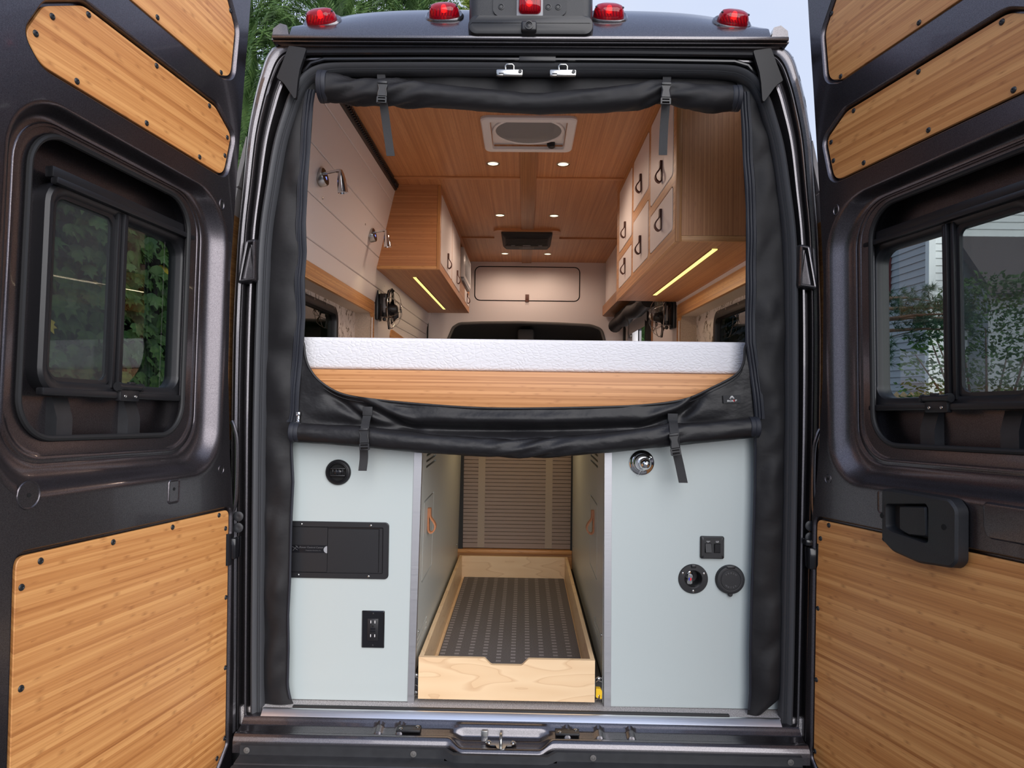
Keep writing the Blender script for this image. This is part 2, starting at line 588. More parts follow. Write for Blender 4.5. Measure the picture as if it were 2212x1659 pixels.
M['cypress'] = leaf_mat('cypress_leaf', (0.035, 0.085, 0.025), (0.16, 0.27, 0.08))
M['pale_leaf'] = leaf_mat('pale_leaf', (0.30, 0.42, 0.08), (0.50, 0.55, 0.14))
M['ivy'] = leaf_mat('ivy_leaf', (0.022, 0.065, 0.02), (0.085, 0.155, 0.04))
M['ivy_yellow'] = leaf_mat('ivy_yellow', (0.45, 0.35, 0.03), (0.5, 0.4, 0.08))
M['pine'] = leaf_mat('pine_needle', (0.02, 0.06, 0.035), (0.05, 0.12, 0.07))
M['bush'] = leaf_mat('bush_leaf', (0.03, 0.10, 0.025), (0.10, 0.20, 0.06))


# ------------------------------------------------------------------ mesh tools
class Fr:
    """a local frame: p(u, v, w) gives the world point"""
    def __init__(s, O, U, V, W):
        s.O, s.U, s.V, s.W = Vector(O), Vector(U), Vector(V), Vector(W)

    def p(s, u, v, w=0.0):
        return s.O + s.U * u + s.V * v + s.W * w

    def at(s, u, v, w=0.0):
        return Fr(s.p(u, v, w), s.U, s.V, s.W)


REAR = Fr((0, 0, 0), (1, 0, 0), (0, 0, 1), (0, -1, 0))      # u = x, v = z, w towards the viewer


def fill(loops):
    """triangles (index triples into the joined loops) filling the first loop minus the others"""
    flat = [Vector((a, b, 0)) for l in loops for a, b in l]
    want = abs(area2(loops[0])) - sum(abs(area2(h)) for h in loops[1:])

    def total(ts):
        return sum((flat[t[1]] - flat[t[0]]).cross(flat[t[2]] - flat[t[0]]).length / 2 for t in ts)
    tris = tessellate_polygon([[Vector((a, b, 0)) for a, b in l] for l in loops])
    if abs(total(tris) - want) < 1e-3 * want:
        return tris
    b = bmesh.new()
    vs_ = [b.verts.new(q) for q in flat]
    es, k = [], 0
    for l in loops:
        n = len(l)
        for i in range(n):
            try:
                es.append(b.edges.new((vs_[k + i], vs_[k + (i + 1) % n])))
            except ValueError:
                pass
        k += n
    b.verts.index_update()
    r = bmesh.ops.triangle_fill(b, edges=es, use_beauty=True, use_dissolve=False)
    out = [tuple(v.index for v in f.verts) for f in b.faces]
    b.free()
    if abs(total(out) - want) > 1e-3 * want:
        print('FILL', total(out), total(tris), want)
    return out


def resample(l, n):
    """n points evenly along a closed loop, starting nearest its lower left corner"""
    if area2(l) < 0:
        l = list(reversed(l))
    k = min(range(len(l)), key=lambda i: l[i][0] + l[i][1])
    l = l[k:] + l[:k]
    P = [Vector(q) for q in l] + [Vector(l[0])]
    acc = [0]
    for a, b in zip(P, P[1:]):
        acc.append(acc[-1] + (b - a).length)
    out, j = [], 0
    for i in range(n):
        d = acc[-1] * i / n
        while acc[j + 1] < d:
            j += 1
        t = (d - acc[j]) / max(acc[j + 1] - acc[j], 1e-9)
        q = P[j].lerp(P[j + 1], t)
        out.append((q.x, q.y))
    return out


class MB:
    def __init__(s):
        s.bm = bmesh.new()

    def face(s, pts):
        try:
            return s.bm.faces.new([s.bm.verts.new(p) for p in pts])
        except ValueError:
            return None

    def box(s, x0, x1, y0, y1, z0, z1, bev=0.0, seg=2, fr=None):
        b = bmesh.new()
        bmesh.ops.create_cube(b, size=1)
        for v in b.verts:
            v.co = Vector(((x0 + x1) / 2 + v.co.x * (x1 - x0), (y0 + y1) / 2 + v.co.y * (y1 - y0), (z0 + z1) / 2 + v.co.z * (z1 - z0)))
        if bev > 0:
            bmesh.ops.bevel(b, geom=b.edges[:], offset=bev, segments=seg, profile=0.5, affect='EDGES')
        if fr:
            for v in b.verts:
                v.co = fr.p(*v.co)
        s.add(b)
        return s

    def add(s, b):
        me = bpy.data.meshes.new('tmp')
        b.to_mesh(me)
        b.free()
        s.bm.from_mesh(me)
        bpy.data.meshes.remove(me)

    def plate(s, fr, outline, holes=(), w0=0.0, w1=0.01, bev=0.0):
        loops = [list(outline)] + [list(h) for h in holes]
        flat = [q for l in loops for q in l]
        tris = fill(loops)
        top = [s.bm.verts.new(fr.p(a, b, w1)) for a, b in flat]
        bot = [s.bm.verts.new(fr.p(a, b, w0)) for a, b in flat]
        for t in tris:
            for vs_, flip in ((top, False), (bot, True)):
                q = [vs_[i] for i in t]
                if flip:
                    q.reverse()
                try:
                    s.bm.faces.new(q)
                except ValueError:
                    pass
        k = 0
        for l in loops:
            n = len(l)
            for i in range(n):
                j = (i + 1) % n
                try:
                    s.bm.faces.new((top[k + i], bot[k + i], bot[k + j], top[k + j]))
                except ValueError:
                    pass
            k += n
        return s

    def loft(s, loops, closed=True, cap0=False, cap1=False):
        rows = [[s.bm.verts.new(p) for p in l] for l in loops]
        for r0, r1 in zip(rows, rows[1:]):
            n = len(r0)
            for i in range(n if closed else n - 1):
                j = (i + 1) % n
                try:
                    s.bm.faces.new((r0[i], r0[j], r1[j], r1[i]))
                except ValueError:
                    pass
        if cap0:
            s.bm.faces.new(rows[0])
        if cap1:
            s.bm.faces.new(list(reversed(rows[-1])))
        return s

    def tube(s, pts, r, n=8, closed=False, cap=True, flat=None):
        pts = [Vector(p) for p in pts]
        N = len(pts)
        loops = []
        up = None
        for i, p in enumerate(pts):
            if closed:
                t = pts[(i + 1) % N] - pts[i - 1]
            else:
                t = pts[min(i + 1, N - 1)] - pts[max(i - 1, 0)]
            t.normalize()
            if up is None:
                up = Vector((0, 0, 1)) if abs(t.z) < 0.9 else Vector((1, 0, 0))
            a = t.cross(up).normalized()
            b = a.cross(t).normalized()
            up = b
            rr = r[i] if isinstance(r, (list, tuple)) else r
            fl = flat or 1.0
            loops.append([p + a * (rr * cos(2 * pi * k / n)) + b * (rr * fl * sin(2 * pi * k / n)) for k in range(n)])
        if closed:
            loops.append(loops[0])
        s.loft(loops, True, cap and not closed, cap and not closed)
        return s

    def cyl(s, p0, p1, r0, r1=None, n=16):
        p0, p1 = Vector(p0), Vector(p1)
        s.tube([p0, p1], [r0, r0 if r1 is None else r1], n)
        return s

    def lathe(s, o, axis, prof, n=24, cap0=True, cap1=True, sx=1.0, sy=1.0, up=None):
        """prof: (radius, distance along axis)"""
        o, axis = Vector(o), Vector(axis).normalized()
        up = Vector(up) if up else (Vector((0, 0, 1)) if abs(axis.z) < 0.9 else Vector((1, 0, 0)))
        a = axis.cross(up).normalized()
        b = a.cross(axis).normalized()
        loops = [[o + axis * d + a * (r * sx * cos(2 * pi * k / n)) + b * (r * sy * sin(2 * pi * k / n)) for k in range(n)] for r, d in prof]
        s.loft(loops, True, cap0, cap1)
        return s

    def ribbon(s, pts, wid, thick):
        """flat strap: pts along its middle, wid vector(s) across it"""
        pts = [Vector(p) for p in pts]
        loops = []
        for i, p in enumerate(pts):
            t = (pts[min(i + 1, len(pts) - 1)] - pts[max(i - 1, 0)]).normalized()
            w = Vector(wid)
            n = t.cross(w).normalized() * (thick / 2)
            h = w * 0.5
            loops.append([p - h - n, p + h - n, p + h + n, p - h + n])
        s.loft(loops, True, True, True)
        return s

    def grid(s, f, nu, nv):
        rows = [[s.bm.verts.new(f(i / nu, j / nv)) for j in range(nv + 1)] for i in range(nu + 1)]
        for i in range(nu):
            for j in range(nv):
                s.bm.faces.new((rows[i][j], rows[i + 1][j], rows[i + 1][j + 1], rows[i][j + 1]))
        return s

    def mesh(s, name, origin=(0, 0, 0), mats=None, smooth=35, grain=None):
        me = bpy.data.meshes.new(name)
        bmesh.ops.remove_doubles(s.bm, verts=s.bm.verts[:], dist=1e-6)
        bmesh.ops.recalc_face_normals(s.bm, faces=s.bm.faces[:])
        if grain:
            A, B, Cc = [Vector(q) for q in grain[:3]]
            off = grain[3] if len(grain) > 3 else (0, 0)
            lay = s.bm.loops.layers.uv.new('grain')
            for f in s.bm.faces:
                for l in f.loops:
                    c = l.vert.co
                    l[lay].uv = (c.dot(A) + off[0], c.dot(B) + 0.83 * c.dot(Cc) + off[1])
        o = Vector(origin)
        if o.length:
            for v in s.bm.verts:
                v.co -= o
        s.bm.to_mesh(me)
        s.bm.free()
        if smooth:
            me.shade_smooth()
            me.set_sharp_from_angle(angle=radians(smooth))
        for m_ in (mats or []):
            me.materials.append(m_)
        return me

    def build(s, name, m, parent=None, label=None, smooth=35, grain=None, kind=None):
        org = ORG.get(parent.name, Vector()) if parent else Vector()
        me = s.mesh(name, org, [m], smooth, grain)
        o = bpy.data.objects.new(name, me)
        col.objects.link(o)
        if parent:
            o.parent = parent
        ORG[o.name] = org
        if label:
            o['label'] = label
        if kind:
            o['kind'] = kind
        return o


ORG = {}


def thing(name, label, cat, loc=(0, 0, 0), group=None):
    o = bpy.data.objects.new(name, None)
    o.empty_display_size = 0.05
    col.objects.link(o)
    o.location = loc
    ORG[o.name] = Vector(loc)
    o['label'] = label
    o['category'] = cat
    if group:
        o['group'] = group
    return o


def tag(o, label, cat, group=None):
    o['label'] = label
    o['category'] = cat
    if group:
        o['group'] = group
    return o


def struct(o):
    o['kind'] = 'structure'
    return o


def dup(root, loc, label=None, drop_lamp=False):
    """a copy of a thing with copies of its parts and their sub-parts"""
    r = root.copy()
    col.objects.link(r)
    r.location = loc
    if label:
        r['label'] = label
    for ch in list(root.children):
        c = ch.copy()
        col.objects.link(c)
        c.parent = r
        for g in ch.children:
            d = g.copy()
            col.objects.link(d)
            d.parent = c
    return r


def rrect(u0, u1, v0, v1, r, n=6):
    if not isinstance(r, (list, tuple)):
        r = [r] * 4
    out = []
    for (cu, cv, a0, rr) in ((u1 - r[0], v0 + r[0], -90, r[0]), (u1 - r[1], v1 - r[1], 0, r[1]), (u0 + r[2], v1 - r[2], 90, r[2]), (u0 + r[3], v0 + r[3], 180, r[3])):
        for k in range(n + 1):
            a = radians(a0 + 90 * k / n)
            out.append((cu + rr * cos(a), cv + rr * sin(a)))
    return out


def rpoly(pts, radii, n=6):
    """polygon (any direction) with rounded corners"""
    out = []
    N = len(pts)
    if not isinstance(radii, (list, tuple)):
        radii = [radii] * N
    for i in range(N):
        p, a, b = Vector(pts[i]), Vector(pts[i - 1]), Vector(pts[(i + 1) % N])
        r = radii[i]
        if r <= 0:
            out.append(tuple(p))
            continue
        da, db = (a - p).normalized(), (b - p).normalized()
        ang = da.angle(db)
        t = min(r / math.tan(ang / 2), (a - p).length * 0.49, (b - p).length * 0.49)
        s_, e_ = p + da * t, p + db * t
        for k in range(n + 1):
            f = k / n
            q = s_ * (1 - f) ** 2 + p * 2 * f * (1 - f) + e_ * f ** 2
            out.append(tuple(q))
    return out


def area2(l):
    return sum(l[i][0] * l[(i + 1) % len(l)][1] - l[(i + 1) % len(l)][0] * l[i][1] for i in range(len(l))) / 2


def offset(l, d):
    """grow a closed loop outwards by d"""
    s_ = 1 if area2(l) > 0 else -1
    out = []
    N = len(l)
    for i in range(N):
        a, p, b = Vector(l[i - 1]), Vector(l[i]), Vector(l[(i + 1) % N])
        e1, e2 = (p - a), (b - p)
        if e1.length < 1e-9:
            e1 = e2
        if e2.length < 1e-9:
            e2 = e1
        n1 = Vector((e1.y, -e1.x)).normalized()
        n2 = Vector((e2.y, -e2.x)).normalized()
        nn = (n1 + n2)
        nn = nn / max(nn.length_squared / 2, 0.5)
        out.append((p.x + nn.x * d * s_, p.y + nn.y * d * s_))
    return out


def spline(pts, per=6, closed=False):
    P = [Vector(p) for p in pts]
    N = len(P)
    out = []
    rng = range(N if closed else N - 1)
    for i in rng:
        if closed:
            p0, p1, p2, p3 = P[i - 1], P[i], P[(i + 1) % N], P[(i + 2) % N]
        else:
            p0, p1, p2, p3 = P[max(i - 1, 0)], P[i], P[i + 1], P[min(i + 2, N - 1)]
        for k in range(per):
            t = k / per
            out.append(0.5 * ((2 * p1) + (p2 - p0) * t + (2 * p0 - 5 * p1 + 4 * p2 - p3) * t * t + (3 * p1 - p0 - 3 * p2 + p3) * t ** 3))
    if not closed:
        out.append(P[-1])
    return out


def lerp_poly(tab, x):
    """piecewise linear table"""
    if x <= tab[0][0]:
        return tab[0][1]
    for (a, b), (c, d) in zip(tab, tab[1:]):
        if x <= c:
            return b + (d - b) * (x - a) / (c - a)
    return tab[-1][1]


def ease(t):
    t = max(0, min(1, t))
    return t * t * (3 - 2 * t)


def text_mesh(name, txt, fr, u, v, h, m, parent, w=0.0, thick=0.0004, xs=1.0, align='CENTER', spacing=1.0):
    cu = bpy.data.curves.new('txt', 'FONT')
    cu.body = txt
    cu.align_x = align
    cu.align_y = 'CENTER'
    cu.size = h / 0.72
    cu.extrude = thick / 2
    cu.space_character = spacing
    cu.resolution_u = 3
    to = bpy.data.objects.new('txt', cu)
    col.objects.link(to)
    bpy.context.view_layer.update()
    me = bpy.data.meshes.new_from_object(to.evaluated_get(bpy.context.evaluated_depsgraph_get()))
    bpy.data.objects.remove(to)
    bpy.data.curves.remove(cu)
    org = ORG.get(parent.name, Vector())
    for vt in me.vertices:
        vt.co = fr.p(u + vt.co.x * xs, v + vt.co.y, w + vt.co.z) - org
    me.materials.clear()
    me.materials.append(m)
    o = bpy.data.objects.new(name, me)
    col.objects.link(o)
    o.parent = parent
    ORG[o.name] = org
    return o


def screw_head(mb, fr, u, v, w, r, h=0.0025, n=14):
    """dome head with a recessed drive socket, sitting on w"""
    c = fr.p(u, v, w)
    mb.lathe(c, fr.W, [(r, 0), (r, h * 0.25), (r * 0.82, h * 0.75), (r * 0.42, h), (r * 0.32, h * 0.6), (r * 0.05, h * 0.55)], n, True, True)
    return mb


def lamp(name, typ, loc, energy, colr, size=0.05, aim=(0, 0, -1), size_y=None, spot=None, parent=None):
    d = bpy.data.lights.new(name, typ)
    d.energy = energy
    d.color = colr
    if typ == 'AREA':
        d.size = size
        if size_y:
            d.shape = 'RECTANGLE'
            d.size_y = size_y
    else:
        d.shadow_soft_size = size
    if spot:
        d.spot_size = radians(spot)
        d.spot_blend = 0.6
    o = bpy.data.objects.new(name, d)
    col.objects.link(o)
    if parent:
        o.parent = parent
        o.location = Vector(loc) - ORG[parent.name]
    else:
        o.location = loc
    o.rotation_euler = Vector(aim).to_track_quat('-Z', 'Y').to_euler()
    return o

# =================================================================== SETTING: ground
H0 = 1.53          # camera height; heights above are measured from here
mb = MB()
mb.box(-30, 40, -30, 60, -0.3, 0.0)
ground = struct(mb.build('ground', M['asphalt']))

# =================================================================== VAN BODY
van = thing('van_body', 'dark grey metallic van body seen from behind around the open rear doorway', 'van', (0, 0, 0))

PAIR = [(.772, .585, .850, .52), (.776, .8, .852, .8), (.780, 1.2, .858, 1.2), (.782, 1.46, .862, 1.46), (.780, 1.74, .862, 1.74),
        (.774, 1.98, .853, 1.98), (.755, 2.14, .842, 2.13), (.735, 2.265, .830, 2.29), (.708, 2.36, .812, 2.40), (.69, 2.41, .795, 2.47),
        (.662, 2.455, .775, 2.53), (.625, 2.48, .742, 2.556), (.58, 2.489, .66, 2.557), (.5, 2.492, .5, 2.557), (.25, 2.494, .25, 2.557), (0, 2.494, 0, 2.557)]
full = PAIR + [(-a, b, -c, d) for a, b, c, d in reversed(PAIR[:-1])]
gpath = spline([Vector((a, b)) for a, b, c, d in full], 5)
opath = spline([Vector((c, d)) for a, b, c, d in full], 5)


def jamb_strip(prof, i0=0, i1=None):
    """loft between the seal line (s = 0) and the body corner (s = 1) with depth y(s)"""
    loops = []
    for s_, y in prof:
        loops.append([Vector((g.x + (o.x - g.x) * s_, y, g.y + (o.y - g.y) * s_)) for g, o in list(zip(gpath, opath))[i0:i1]])
    return loops


mb = MB()
mb.loft(jamb_strip([(-.12, .05), (0.0, .022), (.10, .032), (.24, .034), (.27, .026), (.32, .004), (.36, -.004), (.42, -.005), (.44, .002), (.455, .000), (.48, .012), (.51, .024), (.58, .024), (.60, .004), (.625, -.008), (.655, -.011), (.668, -.006), (.69, -.006), (.705, -.014), (.78, -.019), (.87, -.018), (.90, -.014), (.915, -.009), (.935, -.010), (.99, -.002), (1.02, .012), (1.03, .04)]), closed=False)
mb.build('door_jamb', M['paint'], van)

# rubber door seal, a ribbed strip running round the opening
mb = MB()
loops = []
prof = [(-.016, .03), (-.016, .004), (-.011, -.003), (-.009, .001), (-.006, -.004), (-.003, .000), (.001, -.007), (.008, -.011), (.014, -.008), (.017, .0), (.017, .03)]
N = len(gpath)
norms = []
for i, g in enumerate(gpath):
    t = (gpath[min(i + 1, N - 1)] - gpath[max(i - 1, 0)]).normalized()
    norms.append(Vector((t.y, -t.x)))
for d, y in prof:
    loops.append([Vector((g.x + n.x * d, y, g.y + n.y * d)) for g, n in zip(gpath, norms)])
mb.loft(loops, closed=False)
mb.build('door_seal', M['rubber'], van, 'dark grey rubber seal around the opening', smooth=50)

# header: gutter lip, and two rolled bands below it
mb = MB()
for y0, y1, z0, z1 in ((-.052, .0, 2.553, 2.564), (-.043, .0, 2.546, 2.552)):
    mb.box(-.745, .745, y0, y1, z0, z1, .003)
mb.build('roof_gutter', M['paint'], van)
mb = MB()
mb.tube([(-.69, -.018, 2.528), (-.3, -.020, 2.530), (.3, -.020, 2.530), (.69, -.018, 2.528)], .011, 10)
mb.tube([(-.665, -.004, 2.475), (-.64, -.012, 2.498), (-.6, -.014, 2.509), (-.3, -.014, 2.512), (.3, -.014, 2.512), (.6, -.014, 2.509), (.64, -.012, 2.498), (.665, -.004, 2.475)], .006, 8)
mb.build('header_band', M['jamb_black'], van)

# roof cap above the gutter
RZ = [(-.035, 2.562), (-.03, 2.575), (-.012, 2.61), (.03, 2.665), (.07, 2.702), (.12, 2.731), (.20, 2.765), (.35, 2.80), (.8, 2.825), (2.5, 2.84), (6.3, 2.82)]


def roof_z(x, y):
    z = lerp_poly(RZ, y)
    k = ease((y + .03) / .10)
    return z - k * (.052 * (abs(x) / .69) ** 5)


def roof_f(a, b):
    ys = [-.035, -.03, -.012, .01, .03, .05, .07, .095, .12, .16, .2, .27, .35, .5, .8, 1.6, 2.5, 4.4, 6.3]
    y = ys[round(b * (len(ys) - 1))]
    wx = .70 + .16 * ease((y - .05) / .5)
    x = -wx + 2 * wx * a
    return Vector((x, y, roof_z(x * .70 / wx, y)))


mb = MB()
mb.grid(roof_f, 36, 18)
mb.build('roof_cap', M['paint'], van)
# rain channels either side of the cap
for sx in (-1, 1):
    mb = MB()
    prof_c = [(.70, 2.566), (.708, 2.600), (.728, 2.606), (.748, 2.590), (.752, 2.556)]
    ys = [(-.032, 1.0, 0), (.06, 1.02, .02), (.3, 1.12, .09), (1.0, 1.2, .14), (6.3, 1.22, .14)]
    mb.loft([[Vector((sx * (x * k), y, z + dz)) for x, z in prof_c] for y, k, dz in ys], closed=False, cap0=False)
    mb.face([Vector((sx * x, -.032, z)) for x, z in prof_c])
    mb.build('rain_channel', M['paint'], van)

# rear corners widening to the sides, side skins, roof sides
for sx in (-1, 1):
    mb = MB()
    pts = [(c, d) for a, b, c, d in PAIR[:12]]
    rows = []
    for y, k, dz in ((.0, .01, 0), (.03, .04, .0), (.10, .18, .0), (.3, .62, .03), (.45, 1.0, .05), (.5, 1.0, .05)):
        rows.append([Vector((sx * (x + k * (1.0 - x) * (1 if z < 2.1 else max(0.25, 1 - (z - 2.1) * 1.5))), y, z + dz * (1 if z > 2.4 else 0))) for x, z in pts])
    mb.loft(rows, closed=False)
    mb.build('rear_corner', M['paint'], van)
    mb = MB()
    fr = Fr((sx * 1.02, 0, 0), (0, 1, 0), (0, 0, 1), (sx, 0, 0))
    holes = [rrect(.22, 1.70, 1.50, 1.985, .06)]
    if sx > 0:
        holes.append(rrect(3.0, 4.26, .62, 2.16, .05))
    mb.plate(fr, [(.25, .3), (6.3, .3), (6.3, 2.2), (.25, 2.2)], holes, 0, .02)
    mb.build('side_skin', M['paint'], van)
    mb = MB()
    mb.loft([[Vector((sx * x * k, y, z)) for x, z in ((1.03, 2.18), (1.0, 2.4), (.95, 2.6), (.88, 2.70), (.78, 2.74))] for y, k in ((.44, .92), (1.3, 1.0), (6.3, 1.0))], closed=False)
    mb.build('roof_side', M['paint'], van)
mb = MB()
mb.box(-1.04, 1.04, 6.28, 6.32, .3, 2.84)
mb.build('nose_panel', M['paint'], van)
mb = MB()
mb.box(-1.02, 1.02, .02, 6.3, .38, .55)
mb.build('floor_pan', M['rubber_dark'], van)

# door check pockets and hinges on the pillars
for sx in (-1, 1):
    mb = MB()
    fr = Fr((sx * .800, -.012, 0), (sx, 0, 0), (0, 0, 1), (0, -1, 0))
    tr = lambda k: offset(rpoly([(-.012, 1.852), (.040, 1.845), (.018, 1.968), (-.010, 1.975)], .008), k)
    mb.loft([[fr.p(a, b, w) for a, b in tr(k)] for k, w in ((.004, -.012), (.002, .006), (0, .013), (-.004, .017), (-.007, .0165), (-.010, .012), (-.011, .002))], True, False, True)
    mb.build('check_pocket', M['paint'], van)
    mb = MB()
    fl = [(.06, 2.53), (.01, 2.515), (-.028, 2.455), (-.045, 2.40), (-.022, 2.385), (-.012, 2.42), (.022, 2.43), (.05, 2.50)]
    fr2 = Fr((sx * .735, -.020, 0), (sx, 0, 0), (0, 0, 1), (0, -1, 0))
    mb.plate(fr2, rpoly([(-.035, 2.539), (-.087, 2.532), (-.068, 2.47), (-.063, 2.438), (-.058, 2.377), (-.020, 2.431), (.0, 2.445), (-.018, 2.492)], .006), [], 0, .014)
    mb.build('corner_flap', M['rubber_flap'], van, 'grey rubber flap in the upper corner of the jamb')
    for zc in (1.075,):
        mb = MB()
        mb.box(sx * .842 - .028, sx * .842 + .02, -.05, -.008, zc - .030, zc + .030, .004)
        mb.cyl((sx * .845, -.052, zc - .045), (sx * .845, -.052, zc + .045), .012, n=12)
        mb.box(sx * .842 - .034, sx * .842 + .0, -.04, -.006, zc + .034, zc + .052, .004)
        mb.build('hinge', M['gloss_black'], van)
    for zc in (1.130, 1.163):
        mb = MB()
        mb.lathe((sx * .828, -.016, zc), (0, -1, 0), [(.0145, 0), (.0145, .004), (.009, .006), (.004, .005)], 16)
        mb.build('rubber_plug', M['bumper'], van, 'round rubber plug')
    mb = MB()
    mb.tube(spline([(sx * .852, -.022, 1.44), (sx * .842, -.026, 1.42), (sx * .832, -.028, 1.37), (sx * .832, -.028, 1.22), (sx * .842, -.026, 1.18), (sx * .852, -.022, 1.16)], 4), .006, 8)
    mb.build('lamp_seal', M['paint'], van)

# sill
BUMP = lambda x: ease(1 - abs(x + .058) / .15 * .72) if abs(x + .058) < .21 else 0.0
RIBS = [(-.40, .012), (-.34, .012), (-.12, .0), (.135, .010), (.225, .010), (.315, .010)]


def sill_f(a, b):
    x = -.80 + 1.60 * a
    k = ease((.15 - abs(x + .052)) / .045)          # latch pocket: the bulge steps outward round it
    prof0 = [(-.004, .590), (-.020, .587), (-.024, .584), (-.030, .578), (-.040, .5705), (-.055, .5665), (-.066, .564), (-.072, .566), (-.078, .5685), (-.086, .5675), (-.094, .562), (-.099, .553), (-.100, .542), (-.100, .52)]
    prof1 = [(-.004, .590), (-.020, .587), (-.024, .584), (-.032, .582), (-.040, .576), (-.046, .556), (-.060, .548), (-.084, .546), (-.098, .547), (-.105, .5505), (-.112, .549), (-.118, .543), (-.118, .534), (-.118, .515)]
    n = len(prof0) - 1
    i = min(int(b * n), n - 1)
    f = b * n - i
    q = []
    for pr in (prof0, prof1):
        q.append((pr[i][0] + (pr[i + 1][0] - pr[i][0]) * f, pr[i][1] + (pr[i + 1][1] - pr[i][1]) * f))
    y = q[0][0] * (1 - k) + q[1][0] * k
    z = q[0][1] * (1 - k) + q[1][1] * k
    if 3 <= b * n <= 6.6:
        for rx, rw in RIBS:
            z += .0085 * math.exp(-((x - rx) / .0095) ** 4) * (1 if rw else 0)
        if .02 < x - .05 < .10 or .02 < -.155 - x < .09:
            z -= .0
    return Vector((x, y, z))


mb = MB()
mb.grid(sill_f, 320, 52)
mb.build('rear_sill', M['paint'], van, smooth=60)
mb = MB()
mb.loft([[Vector((x, y, z)) for y, z in ((.006, .598), (.005, .6018), (.001, .6022), (-.003, .6005), (-.0185, .5885), (-.0205, .5865), (-.0205, .583), (.006, .583))] for x in (-.752, .752)], True, True, True)
mb.build('sill_trim', M['alu_sill'], van, 'brushed aluminium angle along the sill')
mb = MB()
mb.box(-.668, .61, .006, .018, .5995, .6065, .002)
mb.build('brush_strip', M['rubber_dark'], van)
for x in (-.315, .135):
    mb = MB()
    mb.box(x - .034, x + .034, -.068, -.036, .571, .578, .0015)
    mb.build('guide_plate', M['black_plastic'], van)
    for dx, dy in ((-.022, -.060), (.024, -.045)):
        mb = MB()
        mb.lathe((x + dx, dy, .578), (0, 0, 1), [(.0055, 0), (.0055, .0015), (.003, .003), (.001, .002)], 12)
        mb.build('bolt', M['steel'], van)
# floor striker in the pocket
mb = MB()
mb.plate(Fr((-.052, -.075, .5495), (1, 0, 0), (0, 1, 0), (0, 0, 1)), rpoly([(-.045, .0), (-.030, -.014), (-.014, -.016), (-.010, -.032), (.0, -.037), (.012, -.032), (.016, -.016), (.030, -.014), (.046, .0), (.030, .012), (-.030, .012)], .004), [], 0, .003)
mb.tube(spline([(-.052, -.100, .552), (-.052, -.098, .566), (-.052, -.085, .576), (-.052, -.068, .574), (-.052, -.060, .556)], 4), .0042, 10)
for dx in (-.034, .034):
    mb.lathe((-.052 + dx, -.074, .5525), (0, 0, 1), [(.007, 0), (.007, .002), (.004, .004), (.001, .003)], 12)
mb.box(-.108, -.090, -.071, -.068, .552, .582, .001)
mb.build('floor_striker', M['steel'], van, 'bright zinc latch striker')

# bumper step
mb = MB()
XB = [-.775 + 1.55 * i / 60 for i in range(61)]
rows = []
for y, z in ((-.098, .548), (-.110, .546), (-.111, .522), (-.118, .520), (-.150, .518), (-.153, .5155), (-.160, .5155), (-.163, .518), (-.176, .518), (-.179, .5155), (-.186, .5155), (-.189, .518), (-.202, .518), (-.205, .5155), (-.30, .514), (-.36, .50), (-.38, .40)):
    rows.append([Vector((x, y - (.016 if -.20 < x + .0 < .10 and y > -.112 else 0), z - (.006 if -.20 < x < .10 and y > -.112 else 0))) for x in XB])
mb.loft(rows, closed=False)
mb.build('bumper_step', M['bumper'], van, 'scuffed black plastic bumper step')
for x in (-.755, -.292, .203, .742):
    mb = MB()
    mb.lathe((x, -.1115, .534), (0, -1, 0), [(.0085, 0), (.0085, .002), (.005, .003), (.0045, .0015), (.002, .003)], 14)
    mb.build('bumper_bolt', M['cab_grey'], van)

# upper strikers, and the small plate over them
for x in (-.055, .101):
    mb = MB()
    mb.box(x - .039, x + .039, -.022, -.008, 2.461, 2.480, .004)
    mb.tube([(x - .012, -.016, 2.479), (x - .012, -.018, 2.490), (x - .008, -.019, 2.494), (x + .008, -.019, 2.494), (x + .012, -.018, 2.490), (x + .012, -.016, 2.479)], .003, 8)
    mb.box(x - .034, x - .018, -.030, -.016, 2.4575, 2.4605, .001)
    o = mb.build('latch_striker', M['steel'], van, 'bright metal door striker')
    mb = MB()
    mb.box(x - .031, x - .017, -.0235, -.020, 2.4605, 2.468, .001)
    mb.build('striker_slot', M['screw_black'], o)
    mb = MB()
    mb.lathe((x + .031, -.0215, 2.472), (0, -1, 0), [(.0052, 0), (.0052, .004), (.002, .004)], 10)
    mb.build('striker_bolt', M['screw_black'], o)
mb = MB()
mb.box(-.028, .080, -.020, -.004, 2.505, 2.521, .002)
mb.build('wiring_cover', M['black_plastic'], van)

